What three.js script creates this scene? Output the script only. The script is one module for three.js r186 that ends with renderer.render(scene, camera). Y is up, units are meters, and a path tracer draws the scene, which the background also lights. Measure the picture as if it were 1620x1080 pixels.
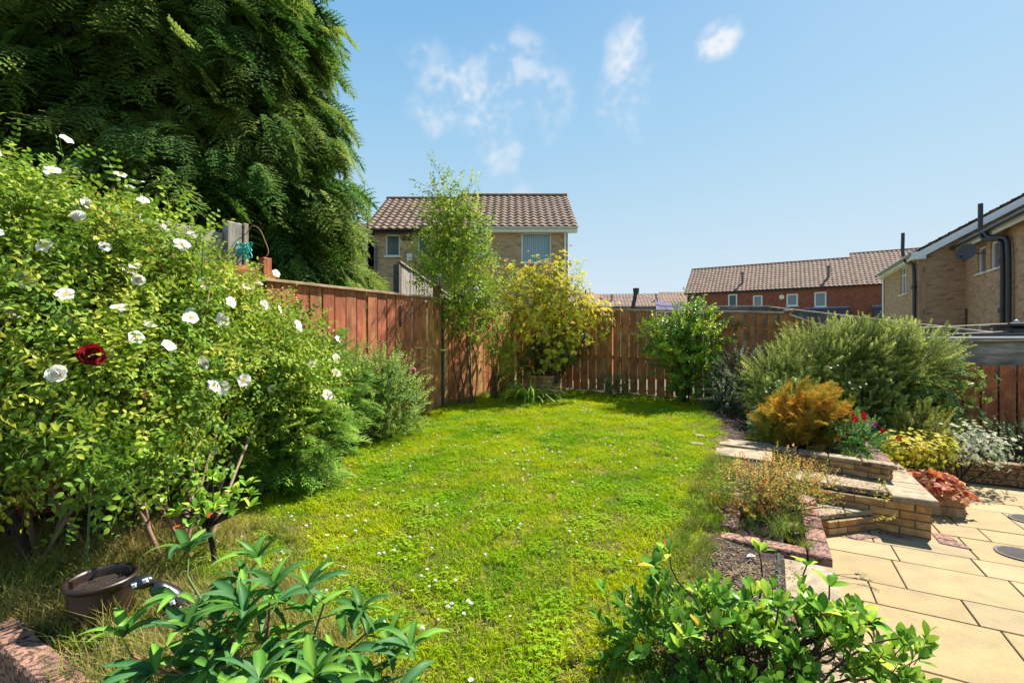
import * as THREE from 'three';
import { mergeGeometries } from 'three/addons/utils/BufferGeometryUtils.js';
import { createNoise2D, createNoise3D } from 'simplex-noise';

// ------------------------------------------------------------------ camera, sky, sun, exposure
const scene = new THREE.Scene();
const camera = new THREE.PerspectiveCamera(72.24, 1024 / 682, 0.05, 900);
camera.position.set(0, 1.55, 0);
camera.lookAt(0, 1.55, -10);
const EXPOSURE = 2.65;
const renderer = new THREE.WebGLRenderer({ antialias: true });
renderer.toneMapping = THREE.LinearToneMapping;
renderer.toneMappingExposure = EXPOSURE;
renderer.shadowMap.enabled = true;
renderer.setSize(1024, 682);

function mulberry(a) { return () => { a |= 0; a = (a + 0x6d2b79f5) | 0; let t = Math.imul(a ^ (a >>> 15), 1 | a); t = (t + Math.imul(t ^ (t >>> 7), 61 | t)) ^ t; return ((t ^ (t >>> 14)) >>> 0) / 4294967296; }; }
const rnd = mulberry(20240611);
const R = (a, b) => a + (b - a) * rnd();
const pick = (a) => a[Math.floor(rnd() * a.length)];
const n2 = createNoise2D(mulberry(7)), n3 = createNoise3D(mulberry(11));
const { lerp, clamp, smoothstep } = THREE.MathUtils;
const V3 = (x, y, z) => new THREE.Vector3(x, y, z);
const fbm3 = (x, y, z, o = 4) => { let s = 0, a = 0.5; for (let k = 0; k < o; k++) { s += a * n3(x, y, z); x *= 2.03; y *= 2.03; z *= 2.03; a *= 0.5; } return s; };
const fbm2 = (x, y, o = 4) => { let s = 0, a = 0.5; for (let k = 0; k < o; k++) { s += a * n2(x, y); x *= 2.03; y *= 2.03; a *= 0.5; } return s; };

const SUN = V3(0.615 * 0.81, 0.788, -0.615 * 0.585).normalize();
{
  const W = 2048, H = 1024, data = new Float32Array(W * H * 4);
  const stops = [[0, [0.74, 0.84, 0.92]], [6, [0.66, 0.8, 0.91]], [14, [0.5, 0.72, 0.89]], [24, [0.34, 0.61, 0.865]], [36, [0.2, 0.475, 0.81]], [60, [0.14, 0.37, 0.72]], [90, [0.11, 0.32, 0.66]]];
  // fair-weather wisps: azimuth from straight ahead, elevation, half sizes, all in degrees, strength
  const clouds = [[-4, 27.5, 9, 4.5, 0.62], [0.5, 29, 6.5, 5, 0.5], [-1.5, 22.5, 3.2, 4, 0.55], [5, 27, 3, 4.5, 0.36], [13.5, 30.5, 2.6, 4.5, 0.85], [15, 26.5, 3, 4, 0.6], [12, 26, 2.2, 3.4, 0.5], [24, 30.5, 2.9, 1.9, 1.5], [1, 16.5, 2.6, 2.4, 0.3], [-10, 31, 4, 2, 0.3]];
  for (let k = 0; k < 34; k++) { const az = 55 + k * 7.9 + R(-4, 4); clouds.push([az > 180 ? az - 360 : az, R(18, 60), R(3, 9), R(2, 5), R(0.25, 0.8)]); }
  for (let row = 0; row < H; row++) {
    const up = ((row + 0.5) / H - 0.5) * Math.PI, el = THREE.MathUtils.radToDeg(up), y = Math.sin(up), e = Math.max(0, el);
    let k = 0; while (k < stops.length - 2 && e > stops[k + 1][0]) k++;
    const t = clamp((e - stops[k][0]) / (stops[k + 1][0] - stops[k][0]), 0, 1), base = [0, 1, 2].map((c) => lerp(stops[k][1][c], stops[k + 1][1][c], t));
    for (let col = 0; col < W; col++) {
      const round = ((col + 0.5) / W - 0.5) * 2 * Math.PI, x = Math.cos(round) * Math.cos(up), z = Math.sin(round) * Math.cos(up);
      const cs = x * SUN.x + y * SUN.y + z * SUN.z, glow = 0.22 * Math.pow(Math.max(0, cs), 5) + 0.25 * Math.pow(Math.max(0, cs), 30);
      let c = 0;
      if (el > 8) {
        const az = THREE.MathUtils.radToDeg(Math.atan2(x, -z));
        let near = 0;
        for (const [ca, ce, wa, we, st] of clouds) {
          let da = az - ca; if (da > 180) da -= 360; if (da < -180) da += 360;
          if (Math.abs(da) > wa * 2.2 || Math.abs(el - ce) > we * 2.2) continue;
          const wob = fbm3(x * 9, y * 9, z * 9 + 4, 3) * 0.9;
          const q = (da / wa) ** 2 + ((el - ce) / we) ** 2;
          near = Math.max(near, st * smoothstep(1.25 - q + wob, 0, 1.3));
        }
        if (near > 0) { const f = 0.5 + 0.8 * fbm3(x * 11 + 2, y * 13, z * 11, 7) + 0.35 * fbm3(x * 42, y * 50, z * 42 + 5, 4); c = clamp(near * (0.1 + 0.95 * smoothstep(f, 0.22, 1.0)), 0, 0.85); }
      }
      const o = (row * W + col) * 4, below = el < 0 ? 1 : 0;
      for (let ch = 0; ch < 3; ch++) {
        let v = base[ch] + glow * [1, 0.85, 0.62][ch] * (1 - 0.3 * base[ch]);
        v = lerp(v, [0.93, 0.95, 0.98][ch], c);
        if (below) v = lerp(v, [0.35, 0.36, 0.3][ch], clamp(-el / 6, 0, 1));
        data[o + ch] = v / EXPOSURE;
      }
      data[o + 3] = 1;
    }
  }
  const sky = new THREE.DataTexture(data, W, H, THREE.RGBAFormat, THREE.FloatType);
  sky.mapping = THREE.EquirectangularReflectionMapping; sky.magFilter = THREE.LinearFilter; sky.needsUpdate = true;
  scene.background = sky; scene.environment = sky;
}
const sun = new THREE.DirectionalLight(new THREE.Color(1, 0.94, 0.84), 5);
sun.name = 'sun'; sun.position.copy(SUN).multiplyScalar(60); sun.target.position.set(0, 0, -8);
sun.position.add(sun.target.position); sun.castShadow = true; sun.shadow.radius = 1.2;
Object.assign(sun.shadow.camera, { left: -35, right: 35, top: 35, bottom: -35, near: 1, far: 140 }); sun.shadow.mapSize.set(4096, 4096);
scene.add(sun, sun.target);

// ------------------------------------------------------------------ naming helpers
const taken = new Map();
function numbered(n) { const k = taken.get(n) ?? 0; taken.set(n, k + 1); return k ? `${n}_${String(k).padStart(3, '0')}` : n; }
const sh = (m) => { m.castShadow = true; m.receiveShadow = true; return m; };
function thing(name, label, category, pos = V3(0, 0, 0), turn = 0, group) {
  const o = new THREE.Group(); o.name = numbered(name); o.position.copy(pos); o.rotation.y = turn; o.userData = { label, category };
  if (group) o.userData.group = group;
  scene.add(o); return o;
}
function part(parent, name, geo, mat, pos, rot) {
  const m = sh(new THREE.Mesh(geo, mat)); m.name = name; if (pos) m.position.copy(pos); if (rot) m.rotation.set(...rot); parent.add(m); return m;
}
function solo(name, geo, mat, label, category, group) { const m = part(scene, numbered(name), geo, mat); m.userData = { label, category }; if (group) m.userData.group = group; return m; }
function struct(name, geo, mat) { const m = part(scene, numbered(name), geo, mat); m.userData.kind = 'structure'; return m; }
function stuffOf(parent, name, geo, mat, list) {
  if (!list.length) return null;
  const m = sh(new THREE.InstancedMesh(geo, mat, list.length)); m.name = name; m.userData.kind = 'stuff';
  list.forEach((e, i) => { m.setMatrixAt(i, e.m); m.setColorAt(i, e.c); });
  parent.add(m); return m;
}

// ------------------------------------------------------------------ the garden's own axes: u along the back fence, v from the back fence to the house, metres
const K = [0.06, 9.25], UX = 0.8746, UD = -0.4848;
const UV = (u, v, y = 0) => V3(K[0] + UX * u + UD * v, y, -(K[1] + UD * u - UX * v));
const toUV = (x, z) => { const dx = x - K[0], dd = -z - K[1]; return [dx * UX + dd * UD, dx * UD - dd * UX]; };
const TURN = -Math.asin(0.4848);
function lawnY(x, z) { return 0.46 + 0.008 * (x - 2.5) + 0.055 * (-z - 4.9) + 0.012 * n2(x * 0.9, z * 0.9) + 0.004 * n2(x * 4, z * 4); }
function groundY(u, v) {
  const p = UV(u, v), l = lawnY(p.x, p.z);
  if (v < 2.8 && u > 3.9) return lerp(l, 0.41, smoothstep(u, 3.9, 4.4)) + 0.015 * n2(u * 5, v * 5);
  if (v > 3.3 && u > 4.0) return lerp(l, 0.29 + 0.02 * n2(u * 6, v * 6), smoothstep(u, 4.02, 4.2) * smoothstep(v, 3.35, 3.7));
  return l;
}

// ------------------------------------------------------------------ textures
function tex(w, h, f, srgb = true) {
  const d = new Uint8Array(w * h * 4);
  for (let j = 0; j < h; j++) for (let i = 0; i < w; i++) { const c = f(i / w, j / h, i, j), o = (j * w + i) * 4; for (let k = 0; k < 3; k++) d[o + k] = clamp((c.length ? c[k] : c) * 255, 0, 255); d[o + 3] = 255; }
  const t = new THREE.DataTexture(d, w, h); t.wrapS = t.wrapT = THREE.RepeatWrapping; t.magFilter = THREE.LinearFilter; t.minFilter = THREE.LinearMipmapLinearFilter;
  if (srgb) t.colorSpace = THREE.SRGBColorSpace; t.needsUpdate = true; return t;
}
const per = (x, y, s, o = 4) => { const a = x * 2 * Math.PI, b = y * 2 * Math.PI, r = s / (2 * Math.PI); return fbm3(Math.cos(a) * r + 3, Math.sin(a) * r + Math.cos(b) * r * 1.3, Math.sin(b) * r * 1.3 + 7, o); };
const knots = []; for (let k = 0; k < 9; k++) knots.push([R(0.05, 0.45), R(0.1, 1.9), R(0.008, 0.018)]);
const grain = (x, y) => {   // x across, y along, metres
  let w = x * 46 + 2.2 * n2(x * 5, y * 0.9); let dark = 0;
  for (const [kx, ky, kr] of knots) { const d = Math.hypot(x - kx, (y - ky) * 0.45); w += 1.6 * Math.exp(-d / (kr * 2.2)); if (d < kr) dark = Math.max(dark, 1 - d / kr); }
  const g = 0.5 + 0.5 * Math.sin(w * 3.1), fine = n2(x * 240, y * 5) * 0.5 + n2(x * 520, y * 12) * 0.3, blot = fbm2(x * 7, y * 2.6, 4);
  return { t: clamp(0.78 + 0.1 * g + 0.1 * fine + 0.26 * blot - 0.45 * dark, 0.2, 1), g, fine, blot, dark };
};
const woodMap = tex(256, 1024, (a, b) => { const q = grain(a * 0.5, b * 2); return [q.t, q.t * (1 - 0.05 * q.g) + 0.03 * q.blot, q.t * (0.95 + 0.08 * q.blot)]; });
const woodBump = tex(256, 1024, (a, b) => { const q = grain(a * 0.5, b * 2); return 0.5 + 0.2 * q.g + 0.25 * q.fine - 0.3 * q.dark; }, false);
for (const t of [woodMap, woodBump]) t.repeat.set(2, 0.5);
const mottle = tex(512, 512, (a, b) => { const f = per(a, b, 5, 5), s = per(a, b, 60, 2), g = rnd() * 0.1; const t = 0.82 + 0.22 * f + 0.16 * s + g - 0.05; return [t, t * 0.99, t * 0.96]; });
const slabMap = tex(512, 512, (a, b) => { const f = per(a, b, 4, 4), s = per(a, b, 50, 2), t = 0.92 + 0.1 * f + 0.07 * s + R(-0.03, 0.03); return [t, t * (0.995 - 0.02 * f), t * (0.97 - 0.05 * f)]; });
const mottleBump = tex(512, 512, (a, b) => 0.5 + 0.3 * per(a, b, 14, 4) + 0.35 * per(a, b, 70, 2) + R(-0.08, 0.08), false);
const lichenMap = tex(512, 512, (a, b) => { const f = per(a, b, 7, 5), q = per(a + 0.3, b, 16, 4), s = per(a, b, 60, 2), t = (0.86 + 0.14 * f + 0.14 * s + R(-0.05, 0.05)) * (q > 0.16 ? 0.5 + R(0, 0.12) : q > 0.1 ? 0.72 : 1); return q < -0.3 ? [t * 1.08, t * 1.06, t * 0.98] : [t, t * 0.98, t * 0.94]; });
const soilMap = tex(512, 512, (a, b) => { const f = per(a, b, 8, 5), s = per(a, b, 70, 2), t = 0.55 + 0.35 * f + 0.5 * s + R(-0.12, 0.12); return [t, t * 0.92, t * 0.84]; });
const soilBump = tex(512, 512, (a, b) => 0.5 + 0.4 * per(a, b, 22, 4) + 0.3 * per(a, b, 80, 2), false);
function brickwork(tone, mortar, wobble) {
  const NX = 8, NY = 16, tones = []; for (let k = 0; k < NX * NY * 2; k++) tones.push(R(1 - wobble, 1 + wobble * 0.7) * (rnd() < 0.08 ? 0.8 : 1));
  const at = (a, b) => { const row = Math.floor(b * NY), fy = b * NY - row, x = a * NX + (row % 2) * 0.5, colu = Math.floor(x), fx = x - colu; const ex = Math.min(fx, 1 - fx) * 0.225, ey = Math.min(fy, 1 - fy) * 0.075; return { m: Math.min(ex, ey) < 0.0055, t: tones[row * NX + (colu % NX)], e: Math.min(ex, ey) }; };
  const map = tex(1024, 768, (a, b) => { const q = at(a, b), n = 0.06 * n2(a * 300, b * 260); if (q.m) return mortar.map((c) => c + n); return tone.map((c, k) => (c + (k === 0 ? 0.03 : 0) * (q.t - 1)) * (q.t + n + 0.05 * fbm2(a * 9, b * 7, 3))); });
  const bump = tex(1024, 768, (a, b) => { const q = at(a, b); return q.m ? 0.2 : 0.8 + 0.15 * n2(a * 240, b * 200); }, false);
  for (const t of [map, bump]) t.repeat.set(1 / 1.8, 1 / 1.2);
  return new THREE.MeshStandardMaterial({ map, bumpMap: bump, bumpScale: 0.006, roughness: 0.92 });
}
const tanBrick = brickwork([0.76, 0.61, 0.46], [0.64, 0.57, 0.49], 0.09), redBrick = brickwork([0.56, 0.29, 0.21], [0.5, 0.38, 0.33], 0.1), buffBrick = brickwork([0.69, 0.55, 0.42], [0.58, 0.5, 0.43], 0.1);

const lin = (r, g, b) => new THREE.Color().setRGB(r, g, b);
const std = (c, o = {}) => new THREE.MeshStandardMaterial({ color: c, roughness: 0.8, ...o });
const wood = (c, o = {}) => new THREE.MeshStandardMaterial({ color: c, map: woodMap, bumpMap: woodBump, bumpScale: 0.002, roughness: 0.78, ...o });
const stone = (c, o = {}) => new THREE.MeshStandardMaterial({ color: c, map: mottle, bumpMap: mottleBump, bumpScale: 0.003, roughness: 0.88, ...o });
const leafMat = (o = {}) => new THREE.MeshPhysicalMaterial({ vertexColors: true, roughness: 1, specularIntensity: 0.25, transmission: 0.38, thickness: 0, clearcoat: 0.22, clearcoatRoughness: 0.42, side: THREE.DoubleSide, ...o });
const M = {
  leaf: leafMat(), gloss: leafMat({ clearcoat: 0.35, clearcoatRoughness: 0.3, transmission: 0.3 }), matt: leafMat({ clearcoat: 0.04, specularIntensity: 0.12, transmission: 0.4 }), grass: leafMat({ clearcoat: 0.02, specularIntensity: 0.05, transmission: 0.42 }), petal: leafMat({ clearcoat: 0, transmission: 0.35 }),
  bark: std(lin(0.13, 0.1, 0.075), { map: soilMap, bumpMap: soilBump, bumpScale: 0.006, roughness: 0.95 }), redStem: std(lin(0.2, 0.08, 0.05)), greenStem: std(lin(0.1, 0.15, 0.04)),
  soil: std(lin(0.14, 0.1, 0.07), { map: soilMap, bumpMap: soilBump, bumpScale: 0.03, roughness: 1 }),
  turf: std(lin(0.3, 0.32, 0.03), { map: soilMap, bumpMap: soilBump, bumpScale: 0.015, roughness: 1 }),
  white: std(lin(0.78, 0.78, 0.76), { roughness: 0.45 }), black: std(lin(0.025, 0.025, 0.028), { roughness: 0.4 }), slateBlue: std(lin(0.09, 0.1, 0.13), { roughness: 0.5 }),
  glass: new THREE.MeshPhysicalMaterial({ color: lin(0.1, 0.13, 0.16), roughness: 0.05, clearcoat: 1, clearcoatRoughness: 0.02 }),
  pane: new THREE.MeshPhysicalMaterial({ color: lin(0.9, 0.95, 0.96), roughness: 0, transmission: 1, thickness: 0, ior: 1.5 }),
  greyWood: wood(lin(0.34, 0.32, 0.29)), oldWood: wood(lin(0.36, 0.32, 0.26)), capWood: wood(lin(0.5, 0.33, 0.2)),
  mortar: stone(lin(0.15, 0.115, 0.075)), coping: stone(lin(0.36, 0.265, 0.165), { map: lichenMap }), greySlab: stone(lin(0.38, 0.295, 0.195)),
};
for (const t of [mottle, mottleBump, lichenMap]) t.repeat.set(1.6, 1.6);
for (const t of [soilMap, soilBump]) t.repeat.set(1.1, 1.1);

// ------------------------------------------------------------------ geometry helpers
function cbox(w, h, d, c = 0.004, cx = true) {   // chamfered box; base centre at the origin; uv in metres
  const s = new THREE.Shape([[-w / 2 + c, c], [w / 2 - c, c], [w / 2 - c, h - c], [-w / 2 + c, h - c]].map((p) => new THREE.Vector2(...p)));
  const g = new THREE.ExtrudeGeometry(s, { depth: d - 2 * c, bevelEnabled: true, bevelThickness: c, bevelSize: c, bevelSegments: 1 });
  return g.translate(0, 0, -d / 2 + c);
}
const shiftUV = (g, du, dv) => { const a = g.attributes.uv; for (let i = 0; i < a.count; i++) a.setXY(i, a.getX(i) + du, a.getY(i) + dv); return g; };
function swapUV(g) { const a = g.attributes.uv; for (let i = 0; i < a.count; i++) a.setXY(i, a.getY(i), a.getX(i)); return g; }
function prism(pts, y0, y1, bevel = 0.006) {   // pts: world Vector3s round a horizontal outline
  const c = pts.map((p) => new THREE.Vector2(p.x, -p.z)); if (THREE.ShapeUtils.isClockWise(c)) c.reverse();
  const g = new THREE.ExtrudeGeometry(new THREE.Shape(c), { depth: y1 - y0 - 2 * bevel, bevelEnabled: bevel > 0, bevelThickness: bevel, bevelSize: bevel, bevelOffset: -bevel, bevelSegments: 1 });
  return g.translate(0, 0, y0 + bevel).rotateX(-Math.PI / 2);
}
const rectUV = (u0, u1, v0, v1) => [UV(u0, v0), UV(u1, v0), UV(u1, v1), UV(u0, v1)];
const tube = (pts, r0, r1, sides = 6, seg) => {
  const cv = new THREE.CatmullRomCurve3(pts), n = seg ?? Math.max(3, pts.length * 3), g = new THREE.TubeGeometry(cv, n, 1, sides, false), a = g.attributes.position, q = V3();
  for (let i = 0; i <= n; i++) { const c = cv.getPointAt(i / n), r = lerp(r0, r1, i / n); for (let j = 0; j <= sides; j++) { const k = i * (sides + 1) + j; q.fromBufferAttribute(a, k).sub(c).multiplyScalar(r).add(c); a.setXYZ(k, q.x, q.y, q.z); } }
  return g;
};
class Acc {
  constructor() { this.p = []; this.c = []; this.i = []; this.q = V3(); }
  v(M4, x, y, z, c) { this.q.set(x, y, z); if (M4) this.q.applyMatrix4(M4); this.p.push(this.q.x, this.q.y, this.q.z); this.c.push(c[0], c[1], c[2]); return this.p.length / 3 - 1; }
  leaf(M4, L, W, { bend = 0.25, fold = 0.25, seg = 2, col = [1, 1, 1], mid = null, peak = 0.45, curl = 0 } = {}) {   // grows along +z, face up +y
    const rows = []; mid ??= col;
    for (let k = 0; k <= seg; k++) {
      const t = k / seg, a = bend * t * 1.6, z = L * (bend ? Math.sin(a) / (1.6 * bend) : t), y = -L * (bend ? (1 - Math.cos(a)) / (1.6 * bend) : 0) + curl * L * Math.sin(t * 9);
      if (k === 0 || k === seg) rows.push([this.v(M4, 0, y, z, mid)]);
      else { const s = t < peak ? Math.sin((t / peak) * Math.PI / 2) : Math.cos(((t - peak) / (1 - peak)) * Math.PI / 2), w = (W / 2) * Math.pow(s, 0.8); rows.push([this.v(M4, -w, y + w * fold, z, col), this.v(M4, 0, y, z, mid), this.v(M4, w, y + w * fold, z, col)]); }
    }
    for (let k = 0; k < seg; k++) {
      const a = rows[k], b = rows[k + 1];
      if (a.length === 1 && b.length === 3) this.i.push(a[0], b[0], b[1], a[0], b[1], b[2]);
      else if (a.length === 3 && b.length === 1) this.i.push(a[0], b[0], a[1], a[1], b[0], a[2]);
      else this.i.push(a[0], b[0], b[1], a[0], b[1], a[1], a[1], b[1], b[2], a[1], b[2], a[2]);
    }
  }
  stick(a, b, r0, r1, col, sides = 3) {
    const d = b.clone().sub(a).normalize(), x = V3(0.31, 0.2, 0.93).cross(d).normalize(), y = d.clone().cross(x), s = this.p.length / 3;
    for (const [o, r] of [[a, r0], [b, r1]]) for (let k = 0; k < sides; k++) { const t = (k / sides) * 2 * Math.PI, q = o.clone().addScaledVector(x, r * Math.cos(t)).addScaledVector(y, r * Math.sin(t)); this.v(null, q.x, q.y, q.z, col); }
    for (let k = 0; k < sides; k++) { const n = (k + 1) % sides; this.i.push(s + k, s + n, s + sides + k, s + n, s + sides + n, s + sides + k); }
  }
  tri(a, b, c, ca, cb = ca, cc = ca) { const s = this.p.length / 3; this.p.push(...a, ...b, ...c); this.c.push(...ca, ...cb, ...cc); this.i.push(s, s + 1, s + 2); }
  build() {
    const g = new THREE.BufferGeometry(); g.setAttribute('position', new THREE.Float32BufferAttribute(this.p, 3)); g.setAttribute('color', new THREE.Float32BufferAttribute(this.c, 3)); g.setIndex(this.i); g.computeVertexNormals(); return g;
  }
}
const aim = (pos, dir, roll = 0, s = 1) => {   // +z along dir, +y as far up as it can be, then rolled
  const z = dir.clone().normalize(), x = V3(0, 1, 0).cross(z); if (x.lengthSq() < 1e-4) x.set(1, 0, 0); x.normalize(); const y = z.clone().cross(x);
  const m = new THREE.Matrix4().makeBasis(x, y, z); if (roll) m.multiply(new THREE.Matrix4().makeRotationZ(roll));
  return m.scale(V3(s, s, s)).setPosition(pos);
};
const tint = (v = 0.18) => { const a = R(1 - v, 1 + v); return [a * R(0.94, 1.08), a, a * R(0.85, 1.1)]; };
// A shoot along +z with leaves spiralled round it
function shoot({ len = 0.2, n = 10, L = 0.04, W = 0.02, out = 0.9, stem = 0.0018, stemCol = [0.5, 0.45, 0.3], seg = 2, fold = 0.3, bend = 0.35, tip = null, pinnate = 0, whorl = false, v = 0.2, from = 0.15, peak = 0.45 } = {}) {
  const A = new Acc(); A.stick(V3(0, 0, -len * 0.15), V3(0, 0, len), stem, stem * 0.5, stemCol);
  for (let k = 0; k < n; k++) {
    const t = whorl ? R(0.9, 1) : from + (1 - from) * (k / Math.max(1, n - 1)), a = whorl ? (k / n) * 6.283 + R(-0.2, 0.2) : k * 2.4 + R(-0.4, 0.4), el = (whorl ? out : out * lerp(1.15, 0.45, t)) + R(-0.2, 0.2);
    const d = V3(Math.cos(a) * Math.sin(el), Math.sin(a) * Math.sin(el), Math.cos(el)), p = V3(0, 0, len * t), s = R(0.75, 1.15) * (whorl ? 1 : lerp(1, 0.7, t * t));
    const c = tint(v), cc = tip ? c.map((q, i) => q * lerp(1, tip[i], t * t)) : c;
    const up = V3(0, 0, 1).cross(d).cross(d).negate().normalize(), x = up.clone().cross(d).normalize(), m = new THREE.Matrix4().makeBasis(x, up, d).setPosition(p);
    if (pinnate) {
      const rl = L * (pinnate * 0.75) * s; A.stick(p, p.clone().addScaledVector(d, rl), stem * 0.5, stem * 0.3, cc.map((q) => q * 0.8));
      for (let j = 0; j <= pinnate; j++) {
        const last = j === pinnate, side = j % 2 ? 1 : -1, at = (last ? 1 : (Math.floor(j / 2) + 1) / (Math.floor(pinnate / 2) + 1)) * rl;
        const mm = m.clone().multiply(new THREE.Matrix4().makeTranslation(0, -0.12 * at, at)).multiply(new THREE.Matrix4().makeRotationY(last ? 0 : side * 1.05)).multiply(new THREE.Matrix4().makeRotationX(R(-0.3, 0.3)));
        A.leaf(mm, L * s * R(0.85, 1.1), W * s, { seg, fold, bend, col: cc });
      }
    } else A.leaf(m, L * s, W * s, { seg, fold, bend, col: cc, peak });
  }
  return A.build();
}
// A flat, drooping, feathery spray along +z (cypress, thuja, fern)
function spray({ len = 0.6, n = 15, side = 0.2, droop = 0.25, w = 0.016, sub = 5, subL = 0.035 } = {}) {
  const A = new Acc(), at = (t) => V3(0, -droop * len * t * t, len * t), up = [0, 1, 0];
  for (let k = 0; k < n; k++) {
    const t = 0.06 + 0.94 * (k / n), p = at(t);
    for (const s of [-1, 1]) {
      const l = side * Math.pow(Math.sin(Math.PI * (0.12 + 0.86 * (1 - t))), 0.8) * R(0.7, 1.2), ang = R(0.75, 1.05), c = tint(0.25), dd = R(0.1, 0.5);
      const pt = (q, off) => [p.x + s * Math.sin(ang) * l * q + off * Math.cos(ang) * s * -1, p.y - dd * l * q * q + R(-0.004, 0.004), p.z + Math.cos(ang) * l * q + off * Math.sin(ang)];
      const a = pt(0, -w / 2), b = pt(0, w / 2), e = pt(1, 0); A.tri(a, b, e, c);
      for (let j = 0; j < sub; j++) {
        const q = (j + 0.6) / (sub + 0.4), o = pt(q, 0), sl = subL * R(0.7, 1.2) * (1.1 - 0.6 * q), sd = j % 2 ? 1 : -1, a2 = ang + sd * 0.65, cc = c.map((z) => z * R(0.85, 1.25));
        const tx = o[0] + s * Math.sin(a2) * sl, tz = o[2] + Math.cos(a2) * sl, nx = Math.cos(a2) * w * 0.42, nz = -s * Math.sin(a2) * w * 0.42;
        A.tri([o[0] - nx * s, o[1], o[2] - nz * s], [o[0] + nx * s, o[1], o[2] + nz * s], [tx, o[1] - sl * R(0, 0.35), tz], cc);
      }
    }
  }
  A.stick(at(0), at(0.5), 0.006 * len, 0.004 * len, [0.7, 0.5, 0.3]); A.stick(at(0.5), at(1), 0.004 * len, 0.001, [0.9, 0.8, 0.4]);
  return A.build();
}
const C = (a) => lin(...a);
const mixC = (a, b, t) => [0, 1, 2].map((k) => lerp(a[k], b[k], t));
// lobes: [x, y, z, rx, ry, rz] relative to the plant's base
function crown(lobes, n, { deep = 0.55, up = 0.45, jitter = 0.5, size = [0.75, 1.2], cols, floor = 0.03, rough = 0.3, flat = false, roll = true, freq = 2.4, colFreq = 3 }) {
  const list = [], wts = lobes.map((l) => Math.pow(l[3] * l[4] + l[4] * l[5] + l[3] * l[5], 1)), tot = wts.reduce((a, b) => a + b), seed = R(0, 50);
  let guard = 0;
  while (list.length < n && guard++ < n * 6) {
    let r = rnd() * tot, k = 0; while (r > wts[k] && k < lobes.length - 1) r -= wts[k++];
    const [x, y, z, rx, ry, rz] = lobes[k], d = V3(R(-1, 1), R(-1, 1), R(-1, 1)); if (d.lengthSq() > 1 || d.lengthSq() < 0.01) continue; d.normalize();
    const bump = 1 + rough * n3(d.x * freq + seed, d.y * freq + k * 9, d.z * freq) + rough * 0.6 * n3(d.x * freq * 2.6 + seed, d.y * freq * 2.6, d.z * freq * 2.6), f = (1 - deep * rnd() ** 1.6) * bump;
    const p = V3(x + d.x * rx * f, y + d.y * ry * f, z + d.z * rz * f); if (p.y < floor) continue;
    if (n3(p.x * 3.1 + seed, p.y * 3.1, p.z * 3.1) < -0.55) continue;   // gaps
    const dir = d.clone().multiply(V3(1 / rx, 1 / ry, 1 / rz)).normalize().add(V3(R(-1, 1) * jitter, up + R(-1, 1) * jitter, R(-1, 1) * jitter)).normalize();
    const t = clamp(0.5 + 0.75 * n3(p.x * colFreq, p.y * colFreq + seed, p.z * colFreq) + R(-0.35, 0.35), 0, 0.999) * (cols.length - 1), c0 = Math.floor(t), c = mixC(cols[c0], cols[Math.min(cols.length - 1, c0 + 1)], t - c0);
    list.push({ m: aim(p, dir, roll ? R(0, 6.28) : R(-0.5, 0.5), R(...size)), c: C(c), p, d, f });
  }
  return list;
}
function spread(parent, name, geos, mat, list) { geos.forEach((g, k) => stuffOf(parent, name, g, mat, list.filter((_, i) => i % geos.length === k))); }
function stems(parent, lobes, r, mat, { name = 'stem', per = 2, base = 0.06, wild = 0.12 } = {}) {
  for (const [x, y, z, rx, ry, rz] of lobes) for (let k = 0; k < per; k++) {
    const e = V3(x + R(-0.5, 0.5) * rx, y + R(-0.1, 0.6) * ry, z + R(-0.5, 0.5) * rz), b = V3(R(-base, base), -0.03, R(-base, base)), m1 = b.clone().lerp(e, 0.35).add(V3(R(-wild, wild), R(0, wild), R(-wild, wild))), m2 = b.clone().lerp(e, 0.7).add(V3(R(-wild, wild), R(0, wild), R(-wild, wild)));
    part(parent, name, tube([b, m1, m2, e], r * R(0.8, 1.2), r * 0.25, 5, 9), mat);
  }
}
function shrub(name, label, category, base, lobes, n, geos, mat, opt, stemOpt = {}) {
  const g = thing(name, label, category, base, 0, opt.group); spread(g, 'foliage', geos, mat, crown(lobes, n, opt));
  if (stemOpt !== null) stems(g, lobes, stemOpt.r ?? 0.01, stemOpt.mat ?? M.bark, stemOpt);
  return g;
}
const onLawn = (x, d) => V3(x, lawnY(x, -d), -d);

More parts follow.
